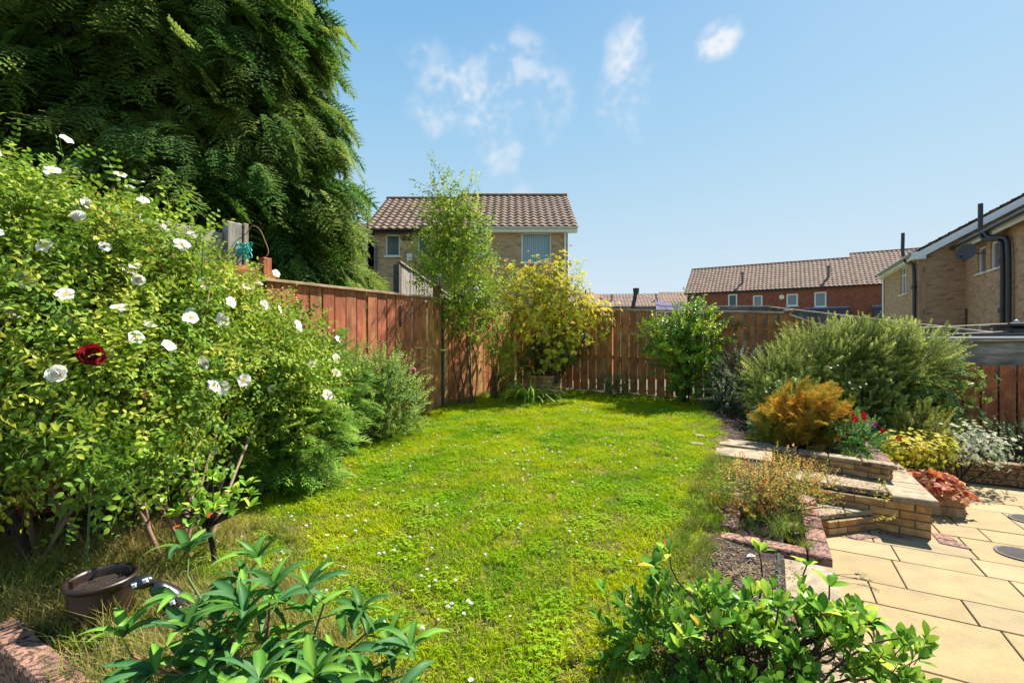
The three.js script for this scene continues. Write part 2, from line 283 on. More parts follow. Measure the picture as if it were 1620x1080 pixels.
// ------------------------------------------------------------------ ground
struct('ground', new THREE.PlaneGeometry(900, 900).rotateX(-Math.PI / 2).translate(0, -0.2, -150), std(lin(0.1, 0.13, 0.05)));
{
  const N = (u0, u1, v0, v1, s, keep) => {
    const g = new THREE.BufferGeometry(), p = [], uv = [], id = [], nu = Math.round((u1 - u0) / s), nv = Math.round((v1 - v0) / s);
    for (let j = 0; j <= nv; j++) for (let i = 0; i <= nu; i++) { const u = u0 + i * s, v = v0 + j * s, q = UV(u, v, groundY(u, v)); p.push(q.x, q.y, q.z); uv.push(q.x, q.z); }
    for (let j = 0; j < nv; j++) for (let i = 0; i < nu; i++) { if (!keep(u0 + (i + 0.5) * s, v0 + (j + 0.5) * s)) continue; const a = j * (nu + 1) + i, b = a + 1, c = a + nu + 1, d = c + 1; id.push(a, c, b, b, c, d); }
    g.setAttribute('position', new THREE.Float32BufferAttribute(p, 3)); g.setAttribute('uv', new THREE.Float32BufferAttribute(uv, 2)); g.setIndex(id); g.computeVertexNormals(); return g;
  };
  const stepGap = (u, v) => (u > 4.42 && v > 2.48 && v < 3.35) || (u > 4.52 && v > 3.3);
  struct('lawn', N(-0.1, 5.4, -0.1, 7.4, 0.1, (u, v) => inLawn(u, v, 0.05) && !stepGap(u, v)), M.turf);
  struct('soil_bed', N(-0.1, 5.4, -0.1, 7.4, 0.1, (u, v) => !inLawn(u, v, 0.05) && !stepGap(u, v)), M.soil);
  const flat = (pts, y, mat, name, uvs = 1) => struct(name, (() => { const g = new THREE.ShapeGeometry(new THREE.Shape(pts.map((p) => new THREE.Vector2(p.x, -p.z)))); return g.rotateX(-Math.PI / 2).translate(0, y, 0); })(), mat);
  flat(rectUV(5.35, 11, -0.1, 1.0), 0.19, M.soil, 'border_soil'); flat(rectUV(5.5, 5.92, 0.95, 2.6), 0.14, M.soil, 'planter_soil');
  flat(rectUV(-14, 6, -16, -0.12), 0.5, std(lin(0.17, 0.2, 0.04), { map: soilMap }), 'neighbour_lawn'); flat(rectUV(-14, -0.12, -0.1, 9), 0.45, M.soil, 'neighbour_ground'); flat(rectUV(6, 22, -16, -0.12), 0.12, stone(lin(0.3, 0.28, 0.24)), 'neighbour_yard');
}
function inLawn(u, v, e = 0) {
  const left = v < 3.4 ? 0.12 : v < 5.6 ? 0.3 : 0.55, right = v < 2.4 ? lerp(3.45, 3.95, v / 2.4) : v < 3.2 ? 4.3 : v < 4.95 ? 4.12 : 4.0;
  const wob = 0.06 * n2(u * 2.2, v * 2.2);
  return u > left - e + wob && u < right + e + wob * 0.6 && v > 0.22 - e + wob && v < 7.28 + e;
}
const roughness = (u, v) => clamp(smoothstep(v + 0.35 * n2(u * 1.3, v * 1.3) - 0.42 * Math.max(0, u - 1.3), 5.9, 6.7), 0, 1);

// ------------------------------------------------------------------ grass, clover, daisies
{
  const patch = (n, s, h0, h1, w, lean, dry = 0) => {
    const A = new Acc();
    for (let k = 0; k < n; k++) {
      const x = R(-s, s) / 2, z = R(-s, s) / 2, a = R(0, 6.28), h = R(h0, h1), l = R(0.2 * lean, lean) * h, b = R(0, 6.28), c = rnd() < dry ? [R(1.4, 1.8), R(1.1, 1.35), R(1.2, 2.2)] : tint(0.28);
      const ww = w * R(0.7, 1.2), cx = Math.cos(a) * ww, cz = Math.sin(a) * ww, lx = Math.cos(b) * l, lz = Math.sin(b) * l, s0 = A.p.length / 3;
      A.v(null, x - cx / 2, -0.004, z - cz / 2, c); A.v(null, x + cx / 2, -0.004, z + cz / 2, c); A.v(null, x + lx * 0.35 - cx * 0.45, h * 0.6, z + lz * 0.35 - cz * 0.45, c); A.v(null, x + lx * 0.35 + cx * 0.45, h * 0.6, z + lz * 0.35 + cz * 0.45, c); A.v(null, x + lx, h, z + lz, c);
      A.i.push(s0, s0 + 1, s0 + 2, s0 + 1, s0 + 3, s0 + 2, s0 + 2, s0 + 3, s0 + 4);
    }
    return A.build();
  };
  const cloverPatch = () => {
    const A = new Acc();
    for (let k = 0; k < 34; k++) { const p = V3(R(-0.09, 0.09), R(0.016, 0.034), R(-0.09, 0.09)), r = R(0, 6.28), c = tint(0.2), s = R(0.7, 1.15); for (let j = 0; j < 3; j++) A.leaf(aim(p, V3(Math.cos(r + j * 2.094), R(-0.15, 0.3), Math.sin(r + j * 2.094))), 0.012 * s, 0.011 * s, { seg: 2, fold: 0.15, bend: 0.2, col: c, peak: 0.65 }); }
    return A.build();
  };
  const fine = [patch(170, 0.17, 0.01, 0.03, 0.0042, 2.1, 0.05), patch(170, 0.17, 0.01, 0.028, 0.0042, 2.5, 0.08), patch(150, 0.17, 0.012, 0.036, 0.004, 2.0, 0.04)];
  const lawnList = [], cloverList = [], roughList = [], wispList = [];
  const green = [0.14, 0.33, 0.004], lime = [0.42, 0.49, 0.004], straw = [0.46, 0.45, 0.05];
  const put = (list, u, v, s, c, dy = 0) => { const p = UV(u, v), q = new THREE.Quaternion().setFromAxisAngle(V3(0, 1, 0), R(0, 6.28)); p.y = groundY(u, v) + dy; list.push({ m: new THREE.Matrix4().compose(p, q, V3(s, s * R(0.8, 1.15), s)), c: C(c), p }); };
  for (let v = 0.2; v < 7.35; v += 0.105) for (let u = 0.1; u < 4.3; u += 0.105) {
    const uu = u + R(-0.05, 0.05), vv = v + R(-0.05, 0.05); if (!inLawn(uu, vv)) continue;
    if (uu > 3.9 && vv > 2.36 && vv < 3.3) continue;
    const rg = roughness(uu, vv); if (rnd() < rg * 0.8) continue;
    const a = fbm2(uu * 0.8 + 4, vv * 0.8, 3), b = fbm2(uu * 3.2, vv * 3.2 + 9, 3), mow = 0.12 * Math.sin(uu * 7 + 0.6 * n2(uu, vv));
    const t = clamp(0.52 + 0.85 * a + 0.6 * b + mow + R(-0.16, 0.16) + 0.3 * smoothstep(3.4 - vv, -1, 2.4), 0, 1);
    let c = mixC(green, lime, t); c = mixC(c, straw, clamp(smoothstep(fbm2(uu * 1.6 + 30, vv * 1.6, 4), 0.12, 0.5) * 0.5 + rg * 0.5, 0, 0.75));
    put(lawnList, uu, vv, R(0.9, 1.15), c);
    if (fbm2(uu * 2.1 + 60, vv * 2.1, 3) + R(-0.25, 0.25) > 0.22) put(cloverList, uu + R(-0.05, 0.05), vv + R(-0.05, 0.05), R(0.85, 1.2), mixC([0.15, 0.32, 0.014], [0.28, 0.41, 0.02], rnd()));
  }
  const edgeTuft = [patch(60, 0.12, 0.05, 0.13, 0.0038, 1.0, 0.25), patch(70, 0.14, 0.08, 0.2, 0.0035, 1.2, 0.55)];
  for (let k = 0; k < 1150; k++) {   // unmown fringe and the rough corner round the pot
    const u = R(0.3, 3.6), v = R(5.6, 7.36), r = roughness(u, v); if (rnd() > r) continue; const q = UV(u, v); if (Math.hypot(q.x + 1.84, q.z + 1.98) < 0.24) { if (rnd() < 0.85) continue; }
    put(roughList, u, v, R(0.6, 1.15), mixC([0.14, 0.22, 0.03], [0.33, 0.3, 0.09], clamp(0.55 + 0.6 * fbm2(u * 2, v * 2, 2) + R(-0.3, 0.3), 0, 1)));
  }
  for (let k = 0; k < 420; k++) {
    const e = rnd(); let u, v;
    if (e < 0.3) { u = R(0.02, 0.2); v = R(0.2, 5.5); } else if (e < 0.5) { u = R(0.2, 3.6); v = R(0.05, 0.3); } else if (e < 0.78) { u = R(3.9, 4.14); v = R(3.3, 7.2); } else if (e < 0.9) { u = R(4.22, 4.62); v = R(3.6, 4.8); } else { u = lerp(3.5, 3.95, rnd()); v = R(0.2, 2.35); }
    put(wispList, u, v, R(0.35, 0.8), mixC([0.1, 0.2, 0.02], [0.22, 0.24, 0.05], rnd()));
  }
  const whole = (name, label, lists) => { const g = new THREE.Group(); g.name = name; g.userData = { kind: 'stuff', label }; scene.add(g); for (const [geos, mat, l, nm] of lists) spread(g, nm, geos, mat, l); };
  whole('grass', 'short sunlit lawn grass with clover and daisies', [[fine, M.grass, lawnList, 'blades'], [[cloverPatch(), cloverPatch()], M.grass, cloverList, 'clover']]);
  whole('rough_grass', 'long dry grass round the dark pot', [[edgeTuft, M.grass, roughList, 'blades']]);
  whole('edge_grass', 'longer uncut grass along the fence and bed edges', [[edgeTuft, M.grass, wispList, 'blades']]);
  const daisy = (() => { const A = new Acc(); for (let k = 0; k < 11; k++) { const a = (k / 11) * 6.283; A.leaf(aim(V3(Math.cos(a) * 0.002, 0, Math.sin(a) * 0.002), V3(Math.cos(a), R(0.05, 0.4), Math.sin(a))), 0.0085, 0.004, { seg: 2, bend: 0.1, fold: 0.1, col: [1, 1, 1] }); } for (let k = 0; k < 6; k++) { const a = k * 1.047, b = a + 1.047; A.tri([0, 0.0035, 0], [Math.cos(b) * 0.0035, 0.001, Math.sin(b) * 0.0035], [Math.cos(a) * 0.0035, 0.001, Math.sin(a) * 0.0035], [1, 0.75, 0.1]); } return A.build(); })();
  const head = (() => { const A = new Acc(); for (let k = 0; k < 34; k++) { const y = 1 - (k / 34) * 1.5, r = Math.sqrt(1 - Math.min(1, y * y)), a = k * 2.4; A.leaf(aim(V3(0, 0, 0), V3(r * Math.cos(a), y, r * Math.sin(a))), 0.011, 0.004, { seg: 2, fold: 0.2, bend: 0.2, col: y < -0.2 ? [0.85, 0.75, 0.6] : [1, 1, 1] }); } return A.build(); })();
  const fl = [];
  for (let k = 0; k < 1500 && fl.length < 430; k++) { const u = R(0.3, 4.05), v = R(0.4, 7.1); if (!inLawn(u, v) || (u > 3.85 && v > 2.3 && v < 3.3)) continue; if (fbm2(u * 1.3 + 80, v * 1.3, 3) + R(-0.28, 0.28) < 0.05 - 0.14 * smoothstep(v, 3, 6)) continue; put(fl, u, v, R(0.6, 1.25), [0.82, 0.81, 0.78], R(0.018, 0.032)); }
  whole('daisies', 'small white daisies and clover heads scattered over the lawn', [[[daisy, head, head], M.petal, fl, 'flower_heads']]);
}

// ------------------------------------------------------------------ patio
{
  const bed = struct('patio_bed', prism([UV(4.6, 0.9), UV(12, 0.9), UV(12, 13), UV(-2, 13), UV(-2, 7.5), UV(4.6, 7.5)], -0.12, -0.012, 0), stone(lin(0.16, 0.13, 0.09)));
  const tones = [[0.315, 0.235, 0.118], [0.3, 0.22, 0.107], [0.335, 0.255, 0.135], [0.31, 0.23, 0.11], [0.29, 0.22, 0.12]].map((c) => new THREE.MeshStandardMaterial({ color: C(c), map: slabMap, bumpMap: mottleBump, bumpScale: 0.0015, roughness: 0.9 }));
  const patio = new THREE.Group(); patio.name = 'patio'; patio.userData.kind = 'structure'; patio.position.copy(UV(4.78, 1.2)); patio.rotation.y = TURN; scene.add(patio);
  const geos = new Map(), slab = (w, d) => { const k = `${w.toFixed(3)} ${d.toFixed(3)}`; if (!geos.has(k)) geos.set(k, shiftUV(cbox(w - 0.009, d - 0.009, 0.035, 0.003).translate(0, -d / 2, -0.0175).rotateX(-Math.PI / 2), R(0, 1), R(0, 1))); return geos.get(k); };
  const sizes = [0.3, 0.45, 0.6, 0.6, 0.45];
  let v = 0, row = 0;
  while (v < 5.4) {
    const h = [0.3, 0.45, 0.3, 0.6, 0.3, 0.45][row % 6]; let u = [0, -0.2, -0.1, -0.32, -0.05, -0.25][row++ % 6];
    const uMax = v < 2.2 ? 3.2 : Math.max(1.8, 2.9 - (v - 2.2) * 0.25);
    while (u < uMax) { const w = pick(sizes); const wv = v + 1.2 + h, keep = wv > 2.5 || u + 4.78 > 5.6; if (keep) part(patio, 'paving_slab', slab(w, h), pick(tones), V3(u + w / 2, 0.0005 * R(-3, 3), v + h / 2), [R(-0.002, 0.002), 0, R(-0.002, 0.002)]); u += w; }
    v += h;
  }
}

// ------------------------------------------------------------------ brickwork that can be picked apart
const BRICK = []; for (let k = 0; k < 4; k++) BRICK.push(shiftUV(cbox(0.195 - 0.009, 0.056, 0.1, 0.004), R(0, 1), R(0, 1)));
const brickTones = [[0.6, 0.33, 0.115], [0.55, 0.29, 0.1], [0.63, 0.38, 0.15], [0.46, 0.25, 0.095], [0.6, 0.36, 0.16]].map((c) => stone(C(c), { bumpScale: 0.004 })), dullTones = [[0.34, 0.19, 0.085], [0.3, 0.17, 0.075], [0.38, 0.22, 0.1]].map((c) => stone(C(c), { map: lichenMap, bumpScale: 0.004 }));
const redTones = [[0.33, 0.17, 0.125], [0.28, 0.15, 0.125], [0.36, 0.2, 0.15]].map((c) => stone(C(c), { map: lichenMap, bumpScale: 0.005 }));
function bricksAlong(g, a, b, y0, n, { h = 0.065, thick = 0.1, tones = brickTones, L = 0.195 } = {}) {   // a, b: world points of the face's line at its middle
  const inv = g.matrixWorld.clone().invert(), A = a.clone(), B = b.clone(); const len = Math.hypot(B.x - A.x, B.z - A.z), ang = Math.atan2(-(B.z - A.z), B.x - A.x);
  const core = part(g, 'mortar', cbox(len - 0.012, n * h - 0.004, thick - 0.014, 0.002), M.mortar); core.position.set((A.x + B.x) / 2, y0, (A.z + B.z) / 2).applyMatrix4(inv); core.rotation.y = ang - g.rotation.y;
  for (let k = 0; k < n; k++) {
    let s = k % 2 ? -L / 2 : 0;
    while (s < len - 0.012) {
      const s0 = Math.max(0, s), s1 = Math.min(len, s + L), w = s1 - s0 - 0.009; s += L; if (w < 0.02) continue;
      const t = (s0 + s1) / 2 / len, m = part(g, 'brick', pick(BRICK), pick(tones)); m.scale.set(w / 0.186, (h - 0.009) / 0.056, thick / 0.1);
      m.position.set(lerp(A.x, B.x, t) + R(-0.0015, 0.0015), y0 + k * h + 0.0045, lerp(A.z, B.z, t) + R(-0.0015, 0.0015)).applyMatrix4(inv); m.rotation.y = ang - g.rotation.y + R(-0.006, 0.006);
    }
  }
}
const here = (g) => { g.updateMatrixWorld(true); return g; };
function localPrism(g, name, pts, y0, y1, mat, bevel) { const ge = prism(pts, y0, y1, bevel).applyMatrix4(g.matrixWorld.clone().invert()); return part(g, name, shiftUV(ge, R(0, 1), R(0, 1)), mat); }
{
  const st = here(thing('garden_steps', 'buff brick garden steps with pale stone treads between patio and lawn', 'steps', UV(5.2, 3.2, 0)));
  bricksAlong(st, UV(4.8, 3.6), UV(5.21, 3.21), 0, 2, { h: 0.0575 });
  localPrism(st, 'step_core', [UV(4.74, 3.5), UV(4.9, 3.44), UV(5.14, 3.16), UV(4.74, 3.1)], -0.01, 0.112, M.mortar, 0.002);
  localPrism(st, 'tread', [UV(4.755, 3.665), UV(4.96, 3.47), UV(4.96, 3.195), UV(4.755, 3.175)], 0.115, 0.155, M.coping, 0.006);
  localPrism(st, 'tread', [UV(4.966, 3.464), UV(5.235, 3.225), UV(4.966, 3.198)], 0.115, 0.155, M.greySlab, 0.006);
  bricksAlong(st, UV(4.76, 3.2), UV(5.54, 3.285), 0, 4);
  bricksAlong(st, UV(5.5, 3.22), UV(5.5, 0.95), 0, 4);
  localPrism(st, 'step_core', [UV(4.45, 2.55), UV(5.44, 2.6), UV(5.44, 3.22), UV(4.45, 3.13)], -0.01, 0.257, M.mortar, 0.002);
  for (const [a, b, c, d, k] of [[4.46, 4.87, 0, 0.115, 0], [4.876, 5.28, 0.0, 0.115, 1]]) localPrism(st, 'tread', [UV(a, 2.52), UV(b, 2.56), UV(b, 3.155 + (b - 4.46) * 0.115), UV(a, 3.155 + (a - 4.46) * 0.115)], 0.26, 0.31, k ? M.coping : M.greySlab, 0.008);
  let v = 3.36; for (const l of [0.5, 0.42, 0.45, 0.45, 0.5]) { localPrism(st, 'coping', [UV(5.287, v - 0.006), UV(5.575, v - 0.006), UV(5.575, v - l), UV(5.287, v - l)], 0.262, 0.312, pick([M.coping, M.greySlab]), 0.008); v -= l; }
  const ub = here(thing('raised_bed', 'raised buff brick bed with mossy coping above the steps', 'raised bed', UV(4.9, 2, 0.3)));
  bricksAlong(ub, UV(4.47, 2.56), UV(5.36, 2.84), 0.31, 2, { h: 0.055 }); bricksAlong(ub, UV(5.34, 2.8), UV(5.34, 1.0), 0.312, 2, { h: 0.054 });
  bricksAlong(ub, UV(4.455, 2.52), UV(4.455, 1.9), 0.31, 2, { h: 0.055 });
  let t = 0; for (const [a, b] of [[0, 0.245], [0.255, 0.5], [0.51, 0.755], [0.765, 1]]) { const p = (q, o) => UV(lerp(4.42, 5.4, q) - 0.02 * o, lerp(2.53, 2.845, q) + o); localPrism(ub, 'coping', [p(a, 0.075), p(b, 0.075), p(b, -0.085), p(a, -0.085)], 0.421, 0.46, [M.greySlab, M.coping][t++ % 2], 0.008); }
  for (let k = 0; k < 4; k++) { const v0 = 2.74 - k * 0.44; localPrism(ub, 'coping', [UV(5.27, v0), UV(5.4, v0), UV(5.4, v0 - 0.43), UV(5.27, v0 - 0.43)], 0.422, 0.461, k % 2 ? M.coping : redTones[1], 0.008); }
  const sb = here(thing('brick_bed', 'small square flower bed edged with red bricks beside the steps', 'flower bed', UV(4.45, 4.2, 0.2)));
  const blocks = (u0, v0, u1, v1, w, y0, y1, n, side) => { for (let k = 0; k < n; k++) { const f = (q, o) => UV(lerp(u0, u1, q) + o * side[0] * w, lerp(v0, v1, q) + o * side[1] * w), a = k / n + 0.012, b = (k + 1) / n - 0.012; localPrism(sb, 'brick', [f(a, 0), f(b, 0), f(b, 1), f(a, 1)], y0, y1 + R(-0.006, 0.006), pick(redTones), 0.008); } };
  blocks(4.14, 4.9, 4.62, 4.9, 0.11, 0.2, 0.312, 2, [0, -1]); blocks(4.625, 4.91, 4.625, 3.62, 0.115, 0.02, 0.305, 5, [1, 0]); blocks(4.14, 4.77, 4.14, 3.4, 0.1, 0.22, 0.34, 5, [1, 0]);
  const rw = here(thing('retaining_wall', 'low retaining wall with wide pale coping slabs along the patio', 'wall', UV(4.62, 6, 0)));
  localPrism(rw, 'wall_core', rectUV(4.53, 4.725, 4.95, 7.35), -0.02, 0.219, brickTones[0], 0.003);
  let w = 4.92; for (let k = 0; k < 5; k++) { localPrism(rw, 'coping', rectUV(4.49, 4.75, w, w + 0.47), 0.22, 0.27, [M.greySlab, M.coping][k % 2], 0.008); w += 0.478; }
  const es = solo('edging_strip', prism(rectUV(4.462, 4.48, 4.93, 7.3), 0.1, 0.3, 0.002), std(lin(0.018, 0.026, 0.022), { roughness: 0.95 }), 'thin black plastic edging strip between soil and coping slabs', 'edging');
  const pl = here(thing('timber_planter', 'low timber planter of two boards holding the red leaved plant', 'planter', UV(5.72, 2.6, 0)));
  const sleeper = wood(lin(0.4, 0.28, 0.15));
  for (let k = 0; k < 2; k++) { localPrism(pl, 'board', rectUV(5.59, 5.92, 2.58, 2.63), k * 0.09, k * 0.09 + 0.086, sleeper, 0.005); localPrism(pl, 'board', rectUV(5.88, 5.93, 1.2, 2.575), k * 0.09, k * 0.09 + 0.086, sleeper, 0.005); }
  const lw = here(thing('border_wall', 'low brick border wall below the red board fence beside the patio', 'wall', UV(7.5, 1.1, 0)));
  bricksAlong(lw, UV(5.95, 1.12), UV(8.2, 1.12), 0, 3, { tones: dullTones }); for (let k = 0; k < 11; k++) localPrism(lw, 'coping_brick', rectUV(5.95 + k * 0.205, 6.147 + k * 0.205, 1.05, 1.185), 0.196, 0.24, pick(dullTones), 0.006);
  const cp = here(thing('corner_planter', 'small square buff brick planter in the fence corner', 'planter', UV(0.9, 0.55, 0.6)));
  for (const [a, b] of [[[0.62, 0.82], [1.16, 0.82]], [[0.66, 0.77], [0.66, 0.2]], [[1.12, 0.77], [1.12, 0.2]]]) bricksAlong(cp, UV(...a), UV(...b), 0.56, 6, { h: 0.068 });
  const eb = here(thing('brick_edging', 'low pinkish brick edging round the rough grass corner', 'edging', UV(1.8, 7.4, 0.2)));
  for (let k = 0; k < 20; k++) { const u0 = 0.2 + k * 0.213; localPrism(eb, 'brick', rectUV(u0, u0 + 0.204, 7.36, 7.47), -0.02, groundY(u0, 7.36) + 0.045 + R(-0.008, 0.008), pick(redTones), 0.01); }
  // odd red pavers fitted between the steps and the slabs
  const rp = here(thing('red_paver_row', 'red brick pavers set flush in the patio by the step wall', 'pavers', UV(5.7, 3.3, 0)));
  for (const q of [[[5.565, 3.15], [5.665, 3.15], [5.7, 3.29], [5.565, 3.27]], [[5.565, 3.28], [5.705, 3.3], [5.74, 3.42], [5.565, 3.39]], [[5.2, 3.4], [5.4, 3.43], [5.4, 3.36], [5.2, 3.33]], [[4.95, 3.58], [5.15, 3.42], [5.19, 3.47], [5.02, 3.62]]]) localPrism(rp, 'paver', q.map((p) => UV(...p)), -0.02, 0.006, pick(redTones), 0.003);
}
// drain covers
for (const [x, d, label] of [[3.7, 3.4, 'round slotted drain cover in the middle of the patio slabs'], [4.5, 4.05, 'round slotted drain cover in the patio near the planter']]) {
  const g = thing('drain_cover', label, 'drain cover', V3(x, 0.003, -d)); const iron = std(lin(0.05, 0.038, 0.036), { roughness: 0.75 });
  part(g, 'frame', new THREE.LatheGeometry([[0.12, 0], [0.12, 0.006], [0.138, 0.006], [0.14, 0]].map((p) => new THREE.Vector2(...p)), 36), iron); part(g, 'pit', new THREE.CircleGeometry(0.121, 32).rotateX(-Math.PI / 2).translate(0, 0.0012, 0), std(lin(0.012, 0.012, 0.012)));
  for (let k = -6; k <= 6; k++) part(g, 'bar', new THREE.BoxGeometry(2 * Math.sqrt(0.121 ** 2 - (k * 0.0175) ** 2), 0.004, 0.008).translate(0, 0.004, k * 0.0175), iron);
}
// slabs let into the lawn
{
  for (const [v0, v1, label] of [[2.42, 2.76, 'pale stone slab let into the lawn on the side towards the bronze conifer'], [2.775, 3.2, 'pale stone slab let into the lawn on the side towards the twiggy bush']]) localPrism(here(thing('lawn_slab', label, 'slab', UV(4.18, (v0 + v1) / 2, 0.4))), 'slab', [UV(3.93, v0), UV(4.44, v0), UV(4.44, v1), UV(3.95, v1 - 0.03)], 0.3, v0 < 2.5 ? 0.468 : 0.452, M.greySlab, 0.006);
  for (const [u, v, s, label] of [[3.72, 2.5, 0.07, 'small bare stone showing through the lawn beyond the slabs'], [3.74, 2.86, 0.085, 'larger bare stone showing through the lawn by the slabs']]) { const y = groundY(u, v); solo('lawn_stone', prism([UV(u - s, v), UV(u, v - s * 0.6), UV(u + s, v - s * 0.2), UV(u + s * 0.8, v + s * 0.6), UV(u - s * 0.3, v + s * 0.7)], y - 0.03, y + 0.022, 0.01), M.greySlab, label, 'stone'); }
}

// ------------------------------------------------------------------ fences
const BOARDS = []; for (let k = 0; k < 6; k++) BOARDS.push(shiftUV(cbox(0.15, 1.5, 0.02, 0.003), R(0.08, 0.42), R(0, 0.5)));
function boardFence(g, list, mats, w, th = 1) { for (const [x, y0, y1, z = 0, mi] of list) { const m = part(g, 'board', pick(BOARDS), mats[mi ?? Math.floor(rnd() * mats.length)]); m.position.set(x, y0, z); m.scale.set(w / 0.15, (y1 - y0) / 1.5, th); m.rotation.set(R(-0.004, 0.004), R(-0.012, 0.012), R(-0.003, 0.003)); } }
const rail = (g, name, x0, y0, x1, y1, z, h, d, mat) => { const l = Math.hypot(x1 - x0, y1 - y0), m = part(g, name, swapUV(cbox(l, h, d, 0.004)), mat); m.position.set((x0 + x1) / 2, (y0 + y1) / 2, z); m.rotation.z = Math.atan2(y1 - y0, x1 - x0); return m; };
{
  const red = [[0.52, 0.15, 0.055], [0.47, 0.13, 0.05], [0.55, 0.18, 0.065], [0.5, 0.17, 0.07]].map((c) => wood(C(c))), gold = [[0.64, 0.29, 0.09], [0.66, 0.35, 0.12], [0.6, 0.22, 0.07]].map((c) => wood(C(c)));
  // stained fence along the side of the lawn; local x runs towards the corner
  const L = 5.22, f = thing('board_fence', 'sunlit red brown close board fence along the lawn with a pale capping rail', 'fence', UV(0, L, 0), Math.PI / 2 + TURN);
  const bl = []; for (let k = 0; k < 31; k++) { const x = 0.085 + k * 0.168, u = UV(0, L - x), y = lawnY(u.x, u.z), t = smoothstep(x + R(-0.35, 0.35), 1.5, 2.9); bl.push([x, y - 0.02 + R(0, 0.03), 2.15 + 0.012 * x, R(-0.003, 0.003), rnd() < t ? 4 + Math.floor(rnd() * 3) : Math.floor(rnd() * 4)]); }
  boardFence(f, bl, [...red, ...gold], 0.153);
  for (const y of [0.85, 1.45, 2.02]) rail(f, 'rail', 0, y, L, y + 0.012 * L, -0.035, 0.07, 0.04, red[0]);
  rail(f, 'cap_rail', -0.03, 2.152, L + 0.04, 2.152 + 0.012 * L, 0.0, 0.03, 0.075, M.capWood);
  for (const x of [0.05, 2.85, L - 0.04]) part(f, 'post', cbox(0.09, 2.2, 0.09, 0.006), red[1], V3(x, 0.2, -0.085));
  const strip = part(f, 'post_cover', cbox(0.045, 1.62, 0.03, 0.004), wood(lin(0.09, 0.08, 0.055)), V3(2.86, 0.55, 0.026));
  // back fence; local x runs along u
  const top = (u) => (u < 4.62 ? lerp(2.2, 1.965, u / 4.62) : Math.max(1.26, lerp(1.955, 1.27, (u - 4.62) / 1.55)));
  const brown = [[0.48, 0.19, 0.055], [0.44, 0.165, 0.05], [0.52, 0.21, 0.065]].map((c) => wood(C(c))), b = thing('picket_fence', 'shaded red brown fence of spaced boards across the end of the lawn', 'fence', UV(0, 0, 0), TURN);
  const pl = []; for (let k = 0; k < 41; k++) { const u = 0.1 + k * 0.15, y = u < 3.6 ? groundY(u, 0.1) : lerp(groundY(3.6, 0.1), 0.2, smoothstep(u, 3.6, 6)); pl.push([u, y + 0.02 + R(-0.01, 0.02), top(u) - 0.012, R(-0.003, 0.003)]); }
  boardFence(b, pl, brown, 0.127);
  rail(b, 'cap_rail', -0.02, top(0), 4.6, top(4.6), -0.005, 0.03, 0.06, M.capWood); rail(b, 'cap_rail', 4.66, top(4.66), 6.24, top(6.24), -0.005, 0.03, 0.06, M.capWood);
  for (const y of [0.3, 0.86]) { rail(b, 'rail', 0, top(0) - y, 4.6, top(4.6) - y, -0.034, 0.07, 0.035, brown[1]); rail(b, 'rail', 4.62, top(4.62) - y, 6.2, top(6.2) - y, -0.034, 0.07, 0.035, brown[1]); }
  for (const x of [1.9, 4.66, 6.15]) { const h = top(x) + (x === 4.66 ? 0.06 : -0.03); part(b, 'post', cbox(0.085, h - 0.1, 0.085, 0.006), brown[2], V3(x, 0.1, x === 4.66 ? -0.02 - 0.085 : -0.1)); }
  part(b, 'post_cap', cbox(0.13, 0.035, 0.13, 0.01), M.oldWood, V3(4.66, top(4.66) + 0.06, -0.09));
  const r = thing('patio_fence', 'dark red board fence behind the border beside the patio', 'fence', UV(6.28, 0, 0), TURN);
  const rl = []; for (let k = 0; k < 26; k++) rl.push([0.08 + k * 0.165, 0.15, 1.255, R(-0.003, 0.003)]);
  boardFence(r, rl, [[0.44, 0.13, 0.04], [0.4, 0.115, 0.036], [0.47, 0.15, 0.05]].map((c) => wood(C(c))), 0.148);
  for (const y of [0.45, 1.05]) rail(r, 'rail', 0, y, 4.3, y, -0.034, 0.07, 0.035, brown[1]);
  const s = thing('grey_board_fence', 'weathered grey fence of wide horizontal boards above the red patio fence', 'fence', UV(5.9, -0.16, 0), TURN);
  for (let k = 0; k < 9; k++) { const m = part(s, 'board', swapUV(cbox(4.6, 0.148, 0.03, 0.005)), pick([M.greyWood, M.oldWood])); shiftUV(m.geometry, R(0, 0.4), R(0, 1)); m.position.set(2.35, 0.17 + k * 0.152, R(-0.004, 0.004)); m.rotation.z = R(-0.002, 0.002); }
  rail(s, 'cap_rail', 0.02, 1.545, 4.7, 1.545, 0, 0.028, 0.09, M.oldWood); for (const x of [0.1, 1.9, 3.7]) part(s, 'post', cbox(0.08, 1.5, 0.08, 0.005), M.greyWood, V3(x, 0.05, -0.06));
  // horizontal boards and the old grey fence behind the roses
  const h = thing('sleeper_fence', 'red brown fence of wide horizontal boards behind the white roses', 'fence', UV(-0.03, 8.4, 0), Math.PI / 2 + TURN);
  for (let k = 0; k < 10; k++) { const m = part(h, 'board', shiftUV(swapUV(cbox(3.14 + (k > 8 ? 0.22 : 0), 0.186, 0.035, 0.005)), R(0, 0.4), R(0, 1)), red[k % 4]); m.position.set(1.55 + (k > 8 ? 0.1 : 0), 0.33 + k * 0.196, -0.05 + R(-0.004, 0.004)); }
  for (const x of [0.2, 1.7, 3.02]) part(h, 'post', cbox(0.09, 2.2, 0.09, 0.005), red[1], V3(x, 0.1, -0.12));
  const o = thing('old_grey_fence', 'weathered grey old fence with a tall split post beneath the conifer', 'fence', UV(-0.35, 8.2, 0), Math.PI / 2 + TURN);
